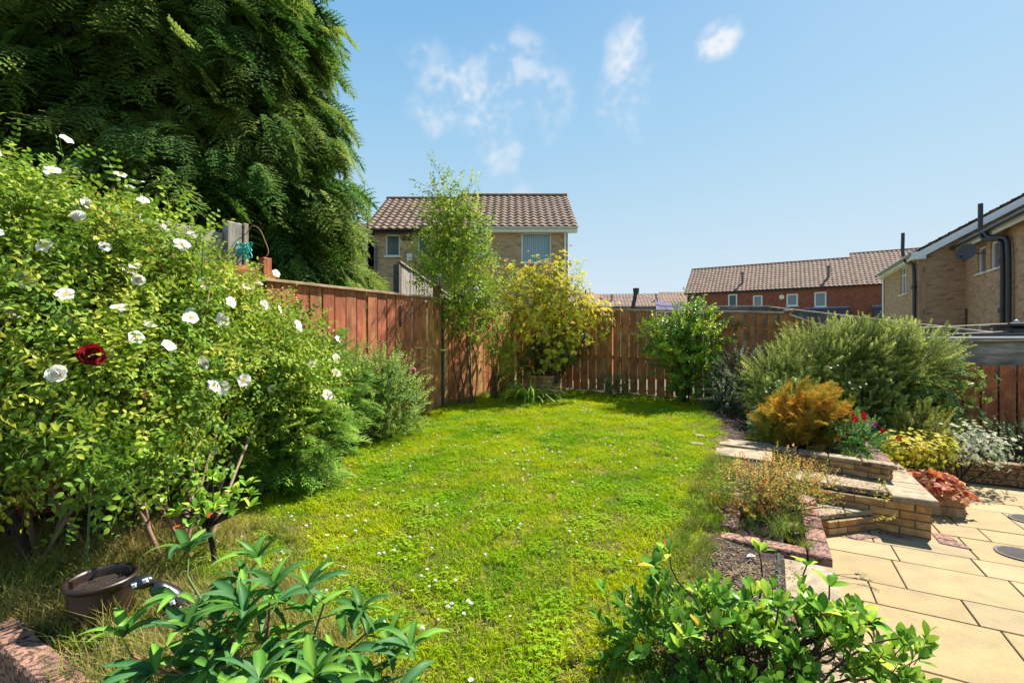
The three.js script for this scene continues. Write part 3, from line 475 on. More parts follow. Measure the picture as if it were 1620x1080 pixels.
  for (let k = 0; k < 3; k++) { const m = part(o, 'board', shiftUV(swapUV(cbox(2.72, 0.19, 0.025, 0.005)), R(0, 0.4), R(0, 1)), M.greyWood); m.position.set(1.4, 2.02 + k * 0.215, R(-0.01, 0.01)); m.rotation.z = R(-0.008, 0.008); }
  part(o, 'post', cbox(0.15, 2.55, 0.09, 0.01), M.greyWood, V3(2.84, 0.2, 0.02)); part(o, 'post_strip', cbox(0.05, 2.56, 0.04, 0.006), M.oldWood, V3(2.955, 0.2, 0.05)); part(o, 'post', cbox(0.1, 2.3, 0.09, 0.01), M.greyWood, V3(0.4, 0.2, -0.06));
  // green twine on the post
  const tw = []; for (let k = 0; k < 60; k++) { const a = k * 0.75; tw.push(V3(0.09 * Math.sin(a) + 0.03 * Math.sin(k * 1.9), 0.09 * Math.cos(k * 1.3) * Math.sin(k * 0.31) + 0.02 * Math.cos(k), 0.02 * Math.cos(a))); }
  const q = UV(-0.27, 5.31, 2.47), twine = solo('garden_twine', tube(tw, 0.006, 0.006, 5, 240), std(lin(0.02, 0.42, 0.36), { roughness: 0.5 }), 'tangled turquoise garden twine hung on the old grey post', 'twine'); twine.position.copy(q);
  const dr = solo('dry_tendril', tube([V3(0, 0, 0), V3(0.06, 0.07, 0.02), V3(0.14, 0.04, 0.03), V3(0.2, -0.08, 0.03), V3(0.23, -0.2, 0.02), V3(0.2, -0.27, 0.04)].map((p) => p.add(UV(-0.28, 5.24, 2.66))), 0.004, 0.006, 5, 30), std(lin(0.25, 0.12, 0.05)), 'dried brown creeper stem curling off the old grey post', 'creeper');
  // neighbours' fences beyond
  const nf = thing('grey_neighbour_fence', 'tall weathered grey fence running away beside the brick house', 'fence', V3(-1.95, 0, -8), Math.PI / 2 - 0.05);
  const nl = []; for (let k = 0; k < 32; k++) nl.push([0.08 + k * 0.145, 0.45, 2.9 - k * 0.004, 0]); boardFence(nf, nl, [M.greyWood, M.oldWood], 0.138); rail(nf, 'cap_rail', 0, 2.9, 4.7, 2.78, 0, 0.035, 0.09, M.oldWood); part(nf, 'post', cbox(0.1, 2.45, 0.1, 0.006), wood(lin(0.12, 0.11, 0.1)), V3(-0.06, 0.4, 0));
  const ff = thing('far_grey_fence', 'long grey close board fence beyond the washing line', 'fence', V3(1.6, 0, -14), 0);
  const fl = []; for (let k = 0; k < 42; k++) fl.push([0.07 + k * 0.145, 0.4, 2.56, 0]); boardFence(ff, fl, [wood(lin(0.17, 0.17, 0.165)), wood(lin(0.2, 0.2, 0.19))], 0.139); rail(ff, 'cap_rail', 0, 2.56, 6.12, 2.57, 0, 0.05, 0.08, M.greyWood);
  const fs = thing('sloping_grey_fence', 'grey close board fence stepping down towards the brick houses', 'fence', V3(7.72, 0, -14), -1.27);
  const sl = []; for (let k = 0; k < 36; k++) sl.push([0.07 + k * 0.145, 0.2, 2.54 - k * 0.145 * 0.165, 0]); boardFence(fs, sl, [wood(lin(0.17, 0.17, 0.165)), wood(lin(0.21, 0.21, 0.2))], 0.139); rail(fs, 'cap_rail', 0, 2.55, 5.2, 1.69, 0, 0.05, 0.08, M.greyWood);
}
console.log('fences');

// ------------------------------------------------------------------ houses
function tiles(w, slope, pitch, { gauge = 0.36, colw = 0.32, amp = 0.055, cols = [[0.135, 0.083, 0.054], [0.115, 0.07, 0.046], [0.16, 0.1, 0.066]] } = {}) {   // eave along x at the origin, climbing to -z
  const A = new Acc(), n = Math.ceil(w / colw), rows = Math.ceil(slope / gauge), S = Math.sin(pitch), Cc = Math.cos(pitch), prof = [0, 0.35, 0.95, 1, 0.35];
  const pt = (x, s, h) => [x, s * S + h * Cc, -s * Cc + h * S];
  for (let r = 0; r < rows; r++) for (let i = 0; i < n; i++) {
    const c = mixC(pick(cols), pick(cols), rnd()), s0 = r * gauge, s1 = Math.min(slope, s0 + gauge + 0.05), lift = R(0, 0.006);
    for (let k = 0; k < 5; k++) {
      const x0 = i * colw + (k / 5) * colw, x1 = Math.min(w, i * colw + ((k + 1) / 5) * colw), h0 = amp * prof[k] + 0.05 + lift, h1 = amp * prof[(k + 1) % 5] + 0.05 + lift; if (x0 >= w) continue;
      A.tri(pt(x0, s0, h0), pt(x1, s0, h1), pt(x1, s1, h1 - 0.047), c); A.tri(pt(x0, s0, h0), pt(x1, s1, h1 - 0.047), pt(x0, s1, h0 - 0.047), c); A.tri(pt(x0, s0, 0), pt(x1, s0, 0), pt(x1, s0, h1), c); A.tri(pt(x0, s0, 0), pt(x1, s0, h1), pt(x0, s0, h0), c);
    }
  }
  return A.build();
}
const tileMat = std(0xffffff, { vertexColors: true, roughness: 0.85 }), slate = std(lin(0.09, 0.095, 0.11), { roughness: 0.7 });
function wallWith(parent, w, h, holes, mat, { t = 0.25, name = 'wall', gable = 0, shape } = {}) {
  const s = new THREE.Shape((shape ?? [[0, 0], [w, 0], [w, h], ...(gable ? [[w / 2, h + gable]] : []), [0, h]]).map((p) => new THREE.Vector2(...p)));
  for (const [x, y, a, b] of holes) s.holes.push(new THREE.Path([[x, y], [x, y + b], [x + a, y + b], [x + a, y]].map((p) => new THREE.Vector2(...p))));
  return part(parent, name, new THREE.ExtrudeGeometry(s, { depth: t, bevelEnabled: false }).translate(0, 0, -t), mat);
}
const bx = (w, h, d, x, y, z) => new THREE.BoxGeometry(w, h, d).translate(x, y, z);
function glaze(wall, x, y, w, h, { glass = M.glass, sill = true, mull = [], tran = [], frame = M.white, fw = 0.06 } = {}) {   // set back in the opening; a part of the house
  const g = part(wall, 'window', bx(w - 0.02, h - 0.02, 0.012, x + w / 2, y + h / 2, -0.1), glass), fr = [bx(w, fw, 0.06, x + w / 2, y + fw / 2, -0.09), bx(w, fw, 0.06, x + w / 2, y + h - fw / 2, -0.09), bx(fw, h - 2 * fw, 0.06, x + fw / 2, y + h / 2, -0.09), bx(fw, h - 2 * fw, 0.06, x + w - fw / 2, y + h / 2, -0.09)];
  for (const m of mull) fr.push(bx(fw * 0.8, h - 2 * fw, 0.055, x + m * w, y + h / 2, -0.09)); for (const m of tran) fr.push(bx(w - 2 * fw, fw * 0.8, 0.053, x + w / 2, y + m * h, -0.09));
  part(g, 'frame', mergeGeometries(fr), frame); if (sill) part(g, 'sill', bx(w + 0.1, 0.05, 0.2, x + w / 2, y - 0.026, -0.01), M.white);
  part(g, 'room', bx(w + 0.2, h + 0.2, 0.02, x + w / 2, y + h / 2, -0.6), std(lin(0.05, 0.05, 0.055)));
  return g;
}
const gutter = (g, l, x, y, z, mat) => part(g, 'gutter', new THREE.CylinderGeometry(0.06, 0.06, l, 10, 1, false, 0, Math.PI).rotateY(Math.PI / 2).rotateZ(Math.PI / 2).rotateX(-Math.PI / 2).translate(x + l / 2, y, z), mat);
const pipe = (g, name, pts, r, mat) => part(g, name, tube(pts, r, r, 8, pts.length * 6), mat);
{ // brick house beyond the side fence, seen square on
  const h = thing('brick_house', 'two storey buff brick house with brown tiled roof beyond the tall climber', 'house', V3(-5.95, 0, -19));
  const holes1 = [[0.72, 5.07, 0.6, 0.9], [2.05, 5.07, 0.6, 0.9]], holes2 = [[0.96, 5.05, 0.56, 0.9], [2.83, 4.75, 1.22, 1.22]];
  const a = wallWith(h, 3.5, 6.2, holes1, tanBrick); a.position.set(0, 0, -0.3); const b = wallWith(h, 4.72, 6.2, holes2, tanBrick); b.position.set(3.5, 0, 0);
  for (const q of holes1) glaze(a, ...q); glaze(b, ...holes2[0]);
  const big = glaze(b, ...holes2[1], { glass: M.pane, tran: [] });
  part(big, 'sash', mergeGeometries([bx(0.3, 0.045, 0.05, 3.9, 4.79, -0.04), bx(0.3, 0.045, 0.05, 3.9, 4.9, -0.01)]), M.white);
  const sl = []; for (let k = 0; k < 15; k++) sl.push(new THREE.BoxGeometry(0.07, 1.14, 0.008).rotateY(0.5).translate(2.9 + k * 0.078, 5.36, -0.2)); const bl = part(big, 'blind', mergeGeometries(sl), std(lin(0.5, 0.58, 0.62))); bl.userData.kind = 'stuff';
  const side = wallWith(h, 7, 6.2, [], tanBrick, { gable: 2.35, name: 'gable_wall' }); side.rotation.y = Math.PI / 2; side.position.set(8.22, 0, -0.003);
  const side2 = wallWith(h, 7, 6.2, [], tanBrick, { gable: 2.2, name: 'gable_wall' }); side2.rotation.y = -Math.PI / 2; side2.position.set(0, 0, -7.3);
  part(h, 'wall', bx(8.2, 6.1, 0.2, 4.1, 3.05, -7.2), tanBrick);
  const P = Math.atan2(2.42, 3.8);
  const r1 = part(h, 'roof', bx(3.6, 0.06, 4.5, 0, 0, 0), slate); r1.geometry = tiles(3.62, 4.36, P); r1.material = tileMat; r1.position.set(-0.12, 6.08, 0.02); r1.userData.kind = 'stuff';
  const r2 = part(h, 'roof', tiles(5.12, 4.5, P), tileMat, V3(3.48, 6.12, 0.28)); r2.userData.kind = 'stuff';
  const back1 = part(h, 'roof', tiles(8.6, 4.4, P), tileMat, V3(8.6, 6.1, -7.25)); back1.rotation.y = Math.PI; back1.userData.kind = 'stuff';
  for (const [x, w, y, z] of [[-0.12, 3.6, 8.46, -3.66], [3.48, 5.12, 8.58, -3.55]]) { const n = Math.round(w / 0.45); for (let k = 0; k < n; k++) part(r2, 'ridge_tile', new THREE.CylinderGeometry(0.11, 0.115, w / n - 0.01, 10).rotateZ(Math.PI / 2), std(lin(0.17, 0.1, 0.065)), V3(x + (k + 0.5) * (w / n) - 3.48, y - 6.12, z - 0.28)); }
  part(h, 'fascia', bx(5.1, 0.2, 0.03, 6.03, 6.05, 0.2), M.white); part(h, 'soffit', bx(5.08, 0.02, 0.2, 6.03, 5.955, 0.1), M.white); gutter(h, 5.12, 3.48, 6.14, 0.28, M.white);
  part(h, 'fascia', bx(3.55, 0.18, 0.03, 1.68, 6.05, -0.1), M.black); gutter(h, 3.6, -0.12, 6.12, -0.03, M.black);
  for (const s of [0, 1]) { const bg = part(h, 'bargeboard', bx(0.03, 0.2, 4.45, 0, 0, 0), M.white); bg.rotation.x = s ? -P : P; bg.position.set(8.56, 7.2, s ? -5.4 : -1.7); }
  pipe(h, 'downpipe', [V3(8.1, 6.1, 0.24), V3(8.1, 5.98, 0.1), V3(8.1, 5.8, 0.06), V3(8.1, 3, 0.06), V3(8.1, 0.1, 0.06)], 0.04, M.white);
  pipe(h, 'downpipe', [V3(0.1, 7.3, -0.35), V3(0.1, 6.3, 0.02), V3(0.12, 6.0, 0), V3(0.32, 5.7, -0.2), V3(0.34, 5.3, -0.22), V3(0.34, 0.1, -0.22)], 0.05, M.slateBlue);
  part(h, 'alarm_box', cbox(0.22, 0.3, 0.07, 0.02), M.white, V3(1.72, 4.87, -0.26)); part(h, 'wall_vent', cbox(0.42, 0.16, 0.06, 0.02), std(lin(0.12, 0.07, 0.04)), V3(1.62, 5.72, -0.26)); 
  const an = thing('set_back_house', 'pale rendered house part showing between the conifer and the brick house', 'house', V3(-9.2, 0, -23.5)); const aw = wallWith(an, 5, 6.3, [[4, 5.2, 0.7, 0.8]], tanBrick); glaze(aw, 4, 5.2, 0.7, 0.8); const ar = part(an, 'roof', tiles(5.2, 3.5, 0.56), tileMat, V3(0, 6.3, 0.2)); ar.userData.kind = 'stuff'; part(an, 'fascia', bx(5.2, 0.18, 0.03, 2.6, 6.2, 0.06), M.white);
}
{ // red brick terrace
  const P = 0.6, h = thing('brick_terrace', 'long red brick terrace with brown tiled roof and small white windows', 'house', V3(16.5, 0, -44), -Math.atan2(0.509, 0.861));
  const hl = [[3.5, 4.6, 0.75, 1.2], [5.5, 4.6, 0.75, 1.0], [8.05, 4.55, 0.85, 1.05], [10.05, 4.4, 0.85, 1.25]];
  const w = wallWith(h, 19, 6.05, hl, redBrick, { t: 0.25 }); for (const q of hl) glaze(w, ...q, { fw: 0.11 });
  const g1 = wallWith(h, 8, 6.05, [], redBrick, { gable: 2.5, name: 'gable_wall' }); g1.rotation.y = -Math.PI / 2; g1.position.set(0, 0, -8);
  part(h, 'wall', bx(19, 6, 0.2, 9.5, 3, -7.9), redBrick);
  const warm = { cols: [[0.17, 0.1, 0.066], [0.14, 0.08, 0.054], [0.2, 0.12, 0.08]] };
  const r1 = part(h, 'roof', tiles(13.1, 4.95, P, warm), tileMat, V3(-0.25, 6.02, 0.22)); const r2 = part(h, 'roof', tiles(6.6, 5.75, P, warm), tileMat, V3(12.86, 6.025, 0.22)); for (const r of [r1, r2]) r.userData.kind = 'stuff';
  const rb = part(h, 'roof', bx(19, 0.06, 4.9, 0, 0, 0), std(lin(0.25, 0.14, 0.09))); rb.rotation.x = -P; rb.position.set(9.5, 7.4, -6); 
  const ch = wallWith(h, 1, 1, [], redBrick, { shape: [[0, 0], [8.6, 0], [4.1, 3.2]], name: 'gable_wall' }); ch.rotation.y = -Math.PI / 2; ch.position.set(12.9, 6.0, -8.6);
  for (const [x0, wd, y] of [[-0.25, 13.1, 8.83], [12.86, 6.6, 9.28]]) part(h, 'ridge', new THREE.CylinderGeometry(0.12, 0.12, wd, 10).rotateZ(Math.PI / 2), std(lin(0.2, 0.11, 0.075)), V3(x0 + wd / 2, y, y > 9 ? -4.53 : -3.88));
  part(h, 'fascia', bx(13.1, 0.2, 0.03, 6.3, 6.0, 0.14), M.black); gutter(h, 19, -0.2, 6.06, 0.22, M.black);
  for (const [x, s] of [[4.6, 1.1], [11.1, 1.3]]) { const f = part(h, 'flue', new THREE.CylinderGeometry(0.09, 0.11, 1.1, 10), std(lin(0.14, 0.12, 0.12)), V3(x, 6.02 + s * 0.6 + 0.5, 0.22 - s)); part(f, 'flashing', cbox(0.5, 0.12, 0.5, 0.03), std(lin(0.4, 0.38, 0.36)), V3(0, -0.6, 0)); part(f, 'cowl', new THREE.CylinderGeometry(0.13, 0.13, 0.14, 10), std(lin(0.12, 0.1, 0.1)), V3(0, 0.55, 0)); }
  for (const [x, wd] of [[9.3, 3.1], [13.9, 3.2]]) { const p = part(h, 'porch', bx(wd - 0.2, 3.1, 1.3, x + wd / 2, 1.55, 0.65), redBrick); const rf = part(p, 'porch_roof', tiles(wd, 1.75, 0.72, { cols: [[0.09, 0.06, 0.065], [0.11, 0.07, 0.075]] }), tileMat, V3(x, 3.1, 1.45)); rf.userData.kind = 'stuff'; part(p, 'flashing', bx(wd, 0.16, 0.06, x + wd / 2, 4.32, 0.06), std(lin(0.22, 0.24, 0.3))); }
  for (const [x, y, s] of [[1.3, 5.35, 0.2], [7.7, 5.35, 0.2]]) part(h, 'alarm_box', new THREE.CylinderGeometry(s, s, 0.12, 14).rotateX(Math.PI / 2), std(lin(0.75, 0.68, 0.5)), V3(x, y, 0.06)); part(h, 'wall_box', bx(0.5, 0.25, 0.1, 15.2, 5.2, 0.05), M.white);
}
{ // far terraces
  const far = (x, d, w, turn, y, pitchRun, label, roofCol) => {
    const h = thing('far_house', label, 'house', V3(x, 0, -d), turn), hl = []; for (let k = 1; k < w / 3.4; k++) hl.push([k * 3.2, y - 1.7, 1.3, 1.3]);
    const wl = wallWith(h, w, y, hl, buffBrick, { t: 0.3 }); for (const q of hl) glaze(wl, ...q, { fw: 0.12 }); const r = part(h, 'roof', tiles(w + 0.5, pitchRun, 0.52, { gauge: 0.5, colw: 0.5, amp: 0.05, cols: roofCol }), tileMat, V3(-0.25, y - 0.05, 0.25)); r.userData.kind = 'stuff';
    const gw = wallWith(h, pitchRun * 1.7, y, [], buffBrick, { gable: pitchRun * 0.48, name: 'gable_wall' }); gw.rotation.y = -Math.PI / 2; gw.position.set(0, 0, -pitchRun * 1.7); part(h, 'fascia', bx(w + 0.5, 0.25, 0.05, w / 2, y - 0.05, 0.2), M.black);
    for (const q of [0.3, 0.75]) part(h, 'flue', new THREE.CylinderGeometry(0.12, 0.14, 1.4, 8), std(lin(0.16, 0.14, 0.13)), V3(w * q, y + 1.3, -1.6));
  };
  const rc = [[0.2, 0.12, 0.085], [0.17, 0.1, 0.072], [0.22, 0.135, 0.1]];
  far(11.0, 72, 15, -0.1, 6.9, 4.6, 'far terrace with plain brown roof beyond the washing pole', rc); far(25, 76, 9, -0.1, 7.4, 5.4, 'far house with higher roof next to the red terrace', rc); far(6.2, 62, 5.5, 0.12, 6.6, 3.8, 'far low roofed house next to the buff brick house', [[0.27, 0.16, 0.13], [0.24, 0.145, 0.12]]);
}
{ // neighbouring semi to the side, aligned with the garden
  const h = thing('corner_house', 'buff brick house with white bargeboard, black downpipes and satellite dish bracket', 'house', V3(17.4, 0, -20), TURN), P = 0.53;   // local x = along u, local -z = along v away
  const hl = [[2.0, 3.8, 1.2, 1.3], [2.6, 1.2, 1.2, 1.1]];
  const lw = wallWith(h, 7, 5.3, hl.map(([x, y, w, q]) => [7 - x - w, y, w, q]), buffBrick); lw.rotation.y = -Math.PI / 2; lw.position.set(0, 0, -7); for (const [x, y, w, q] of hl) glaze(lw, 7 - x - w, y, w, q, { tran: [0.7], mull: [0.5] });
  const gw = wallWith(h, 1, 1, [], buffBrick, { shape: [[0.25, 0], [9, 0], [9, 5.3], [4.6, 5.3 + 2.62], [0.25, 5.45]], name: 'gable_wall' });
  const roofOn = (parent, x, y, z, len, slope, turn) => { const r = part(parent, 'roof', tiles(len, slope, P, { cols: [[0.13, 0.1, 0.09], [0.1, 0.08, 0.075], [0.16, 0.12, 0.1]] }), tileMat, V3(x, y, z)); r.rotation.y = turn; r.userData.kind = 'stuff'; return r; };
  roofOn(h, -0.32, 5.22, -7.2, 7.5, 5.75, -Math.PI / 2); roofOn(h, 9.5, 5.22, 0.3, 7.5, 5.7, Math.PI / 2);
  const bb = (x, z, l, p) => { const b = part(h, 'bargeboard', bx(l, 0.26, 0.035, 0, 0, 0), M.white); b.rotation.z = p; b.position.set(x, 0, z); return b; };
  const b1 = bb(2.2, 0.28, 5.4, P); b1.position.y = 6.52; const b2 = bb(7, 0.28, 5.4, -P); b2.position.y = 6.5; part(h, 'eave_box', bx(0.5, 0.32, 0.24, -0.06, 5.2, 0.16), M.white);
  part(h, 'fascia', bx(0.035, 0.2, 7.3, -0.22, 5.17, -3.4), M.white); part(h, 'soffit', bx(0.22, 0.02, 7.1, -0.11, 5.08, -3.5), M.white);
  part(h, 'gutter', new THREE.CylinderGeometry(0.06, 0.06, 7.4, 8).rotateX(Math.PI / 2), std(lin(0.3, 0.3, 0.3)), V3(-0.36, 5.24, -3.4)); part(h, 'corner_pipe', new THREE.CylinderGeometry(0.05, 0.05, 5.2, 8), M.white, V3(-0.05, 2.6, -6.9));
  pipe(h, 'soil_pipe', [V3(-0.3, 6.45, -1.15), V3(-0.3, 5.4, -1.1), V3(-0.22, 5.1, -0.95), V3(-0.12, 4.9, -0.3), V3(-0.1, 4.6, -0.25), V3(-0.1, 0, -0.25)], 0.07, M.black);
  for (const y of [1.6, 2.3, 3.9]) part(h, 'pipe_collar', new THREE.CylinderGeometry(0.1, 0.1, 0.16, 12), M.black, V3(-0.1, y, -0.25));
  // wing towards the patio side
  const w0 = 1.49, ww = wallWith(h, 8, 5.45, [[1.3, 4.15, 0.8, 1.0], [2.5, 4.15, 0.8, 1.0], [1.2, 1.15, 1.3, 1.05], [3.0, 0.2, 0.8, 2.0]], buffBrick, { name: 'wing_wall' }); ww.rotation.y = -Math.PI / 2; ww.position.set(w0, 0, 0); ww.geometry.translate(0, 0, 0);
  for (const q of [[1.3, 4.15, 0.8, 1.0], [2.5, 4.15, 0.8, 1.0], [1.2, 1.15, 1.3, 1.05], [3.0, 0.2, 0.8, 2.0]]) glaze(ww, ...q, { sill: q[3] < 1.5 });
  part(h, 'wing_gable_wall', bx(5, 5.4, 0.25, w0 + 2.6, 2.7, 7.9), buffBrick);
  roofOn(h, w0 - 0.4, 5.4, 0.06, 8.3, 4.4, -Math.PI / 2);
  part(h, 'fascia', bx(0.035, 0.2, 8.2, w0 - 0.3, 5.34, 4.2), std(lin(0.6, 0.58, 0.55))); part(h, 'gutter', new THREE.CylinderGeometry(0.065, 0.065, 8.3, 8).rotateX(Math.PI / 2), M.black, V3(w0 - 0.44, 5.43, 4.2));
  const sp = (z, x, ytop) => pipe(h, 'soil_pipe', [V3(w0 - 0.42, ytop, z - 0.9), V3(w0 - 0.42, 5.4, z - 0.85), V3(w0 - 0.4, 5.2, z - 0.7), V3(w0 - x, 5.0, z - 0.1), V3(w0 - x, 4.7, z), V3(w0 - x, 0, z)], 0.075, M.black);
  sp(3.95, 0.14, 6.5); sp(4.35, 0.12, 5.45); for (const y of [1.7, 2.6, 4.3]) part(h, 'pipe_collar', new THREE.CylinderGeometry(0.11, 0.11, 0.18, 12), M.black, V3(w0 - 0.14, y, 3.95));
  pipe(h, 'waste_pipe', [V3(w0 - 0.05, 2.9, 0.25), V3(w0 - 0.05, 0.2, 0.25)], 0.03, M.black);
  const dish = thing('satellite_dish', 'dark grey round satellite dish on the wall of the buff corner house', 'satellite dish', h.localToWorld(V3(w0 - 0.45, 4.95, 1.85)), TURN - 0.7); h.updateMatrixWorld(true); dish.position.copy(h.localToWorld(V3(w0 - 0.45, 4.95, 1.85)));
  const dpts = []; for (let k = 0; k <= 8; k++) dpts.push(new THREE.Vector2(0.33 * k / 8, 0.07 * (k / 8) ** 2)); const dk = std(lin(0.06, 0.06, 0.065), { roughness: 0.6, side: THREE.DoubleSide }); part(dish, 'reflector', new THREE.LatheGeometry(dpts, 28).rotateX(Math.PI / 2 - 0.25), dk); part(dish, 'arm', tube([V3(0, -0.3, 0.05), V3(0, -0.3, 0.25), V3(0, -0.18, 0.42)], 0.015, 0.015, 6), dk); part(dish, 'receiver', new THREE.CylinderGeometry(0.035, 0.05, 0.13, 10).rotateX(1.2), dk, V3(0, -0.14, 0.44)); part(dish, 'bracket', tube([V3(0, 0, -0.02), V3(0.12, -0.05, -0.2), V3(0.45, -0.05, -0.42)], 0.022, 0.022, 6), dk);
}
console.log('houses');
// ------------------------------------------------------------------ washing lines and other things over the fence
{
  const wp = thing('washing_pole', 'leaning black washing pole above the end fence', 'pole', V3(2.72, 0.5, -11)); part(wp, 'pole', new THREE.CylinderGeometry(0.045, 0.05, 2.4, 10).translate(0, 1.1, 0).rotateZ(-0.2), M.black, V3(-0.25, 0, 0)); part(wp, 'cap', new THREE.CylinderGeometry(0.075, 0.065, 0.12, 12), M.black, V3(0.2, 2.24, 0));
  const ln = solo('washing_line', tube([V3(2.95, 2.68, -11), V3(3.6, 2.4, -10.7), V3(4.25, 2.22, -10.4), V3(4.95, 2.18, -10.1)], 0.009, 0.009, 5, 24), std(lin(0.5, 0.42, 0.3)), 'thin cream washing line falling from the leaning pole', 'washing line');
  const cl = new THREE.PlaneGeometry(1.0, 0.75, 24, 6), a = cl.attributes.position; for (let i = 0; i < a.count; i++) { const x = a.getX(i) + 0.5, y = a.getY(i) - 0.375; a.setXYZ(i, 3.32 + x, 2.5 - 0.32 * x + 0.05 * x * x + y * (1 - 0.1 * x), -10.75 + 0.35 * x + 0.03 * Math.sin(x * 16) * (0.3 - y) + 0.02 * Math.sin(y * 9)); } cl.computeVertexNormals();
  solo('bed_sheet', cl, new THREE.MeshPhysicalMaterial({ color: lin(0.42, 0.38, 0.62), roughness: 1, transmission: 0.3, thickness: 0, side: THREE.DoubleSide }), 'lilac sheet pegged out on the washing line beyond the fence', 'laundry');
  for (const x of [3.34, 3.75, 4.28, 4.6]) solo('clothes_peg', cbox(0.025, 0.09, 0.02, 0.003).translate(x, 2.5 - 0.32 * (x - 3.32) + 0.05 * (x - 3.32) ** 2 - 0.04, -10.75 + 0.35 * (x - 3.32) + 0.01), std(lin(0.2, 0.2, 0.65)), 'small blue clothes peg on the washing line', 'clothes peg', 'pegs on the washing line');
  const lines = [[[5.2, 1.79, -8.1], [6.4, 1.77, -7.6], [7.8, 1.83, -7.3], 'taut cream washing line running to the black tank'], [[5.2, 1.74, -8.2], [6.6, 1.66, -7.6], [7.85, 1.71, -7.35], 'slack cream washing line with pegs hanging below the taut one']];
  for (const [p, q, r, l] of lines) solo('washing_line', tube([V3(...p), V3(...q), V3(...r)], 0.007, 0.007, 5, 24), std(lin(0.6, 0.5, 0.36)), l, 'washing line');
  for (let k = 0; k < 7; k++) { const x = 6.5 + k * 0.11 + R(-0.03, 0.03); solo('clothes_peg', cbox(0.02, 0.08, 0.018, 0.003).translate(x, 1.62, -7.63 + (x - 6.6) * 0.2), std(pick([lin(0.7, 0.62, 0.5), lin(0.6, 0.6, 0.62)])), 'pale clothes peg on the slack washing line near the tank', 'clothes peg', 'pegs on the slack line'); }
  const tk = thing('water_tank', 'black plastic tank standing behind the grey board fence', 'tank', V3(8.35, 0.12, -7.35), TURN); part(tk, 'body', cbox(0.95, 1.66, 0.7, 0.04), M.black); part(tk, 'lid', cbox(1.0, 0.06, 0.75, 0.015), M.black, V3(0, 1.665, 0)); part(tk, 'knob', new THREE.SphereGeometry(0.03, 10, 8), std(lin(0.5, 0.6, 0.65), { roughness: 0.3 }), V3(-0.3, 1.75, 0));
  const sd = thing('shed_roof', 'flat dark felt shed roof with a white edge behind the grey fence', 'shed', V3(7.0, 0.12, -7.7), TURN); part(sd, 'roof', cbox(2.1, 0.05, 1.1, 0.005), std(lin(0.035, 0.035, 0.04)), V3(0, 1.5, 0)); part(sd, 'trim', cbox(2.1, 0.03, 0.03, 0.004), M.white, V3(0, 1.475, 0.57)); part(sd, 'wall', cbox(1.9, 1.48, 0.9, 0.01), wood(lin(0.14, 0.11, 0.08)));
}

// ------------------------------------------------------------------ conifer beyond the fence
{
  const t = thing('conifer_tree', 'huge dark green cypress with drooping feathery sprays behind the old fence', 'tree', V3(-6.55, 0.3, -8.6));
  part(t, 'trunk', tube([V3(0, -0.2, 0), V3(0.05, 3, 0), V3(-0.05, 7, 0.05), V3(0, 11.5, 0)], 0.34, 0.06, 10, 24), M.bark);
  const radius = (y, a) => 3.85 * Math.pow(clamp(1 - (y - 1) / 13.5, 0.02, 1), 0.5) * (1 + 0.1 * Math.sin(a * 3 + 1) + 0.12 * n2(Math.cos(a) * 2 + 5, Math.sin(a) * 2 + y * 0.5));
  const geos = [spray({ len: 0.56, side: 0.24, n: 10, sub: 5, subL: 0.075, w: 0.034, droop: 0.55 }), spray({ len: 0.46, side: 0.22, n: 9, sub: 5, subL: 0.07, w: 0.034, droop: 0.8 }), spray({ len: 0.62, side: 0.22, n: 11, sub: 5, subL: 0.075, w: 0.032, droop: 0.4 })], list = [];
  for (let k = 0; k < 190; k++) { const y = R(0.9, 9.5), a = R(0, 6.28), r = radius(y, a) * R(0.75, 0.92), e = V3(Math.cos(a) * r, y - 0.25, Math.sin(a) * r), b = V3(0, y - 0.3, 0); part(t, 'limb', tube([b, b.clone().lerp(e, 0.5).add(V3(0, 0.25, 0)), e], 0.05 * (1 - y / 13), 0.012, 4, 6), M.bark); }
  let guard = 0;
  while (list.length < 15500 && guard++ < 60000) {
    const y = 0.35 + 10.4 * Math.pow(rnd(), 1.15), a = R(0, 6.28), tier = 0.9 + 0.16 * n3(Math.cos(a) * 3.2, y * 1.25, Math.sin(a) * 3.2) + 0.08 * n3(Math.cos(a) * 9, y * 3.6, Math.sin(a) * 9), q = 1 - 0.42 * rnd() ** 1.9, r = radius(y, a) * tier * q;
    const p = V3(Math.cos(a) * r, y, Math.sin(a) * r), dir = V3(Math.cos(a + R(-0.8, 0.8)), R(-0.95, -0.05), Math.sin(a + R(-0.8, 0.8)));
    const lt = clamp(0.4 + 0.7 * n3(p.x * 0.9, p.y * 0.9, p.z * 0.9) + R(-0.3, 0.3), 0, 1), c = mixC([0.055, 0.14, 0.02], [0.22, 0.29, 0.05], lt);
    list.push({ m: aim(p, dir, R(-0.55, 0.55), R(0.7, 1.25)), c: C(c) });
  }
  spread(t, 'crown', geos, M.matt, list);
}
console.log('conifer');

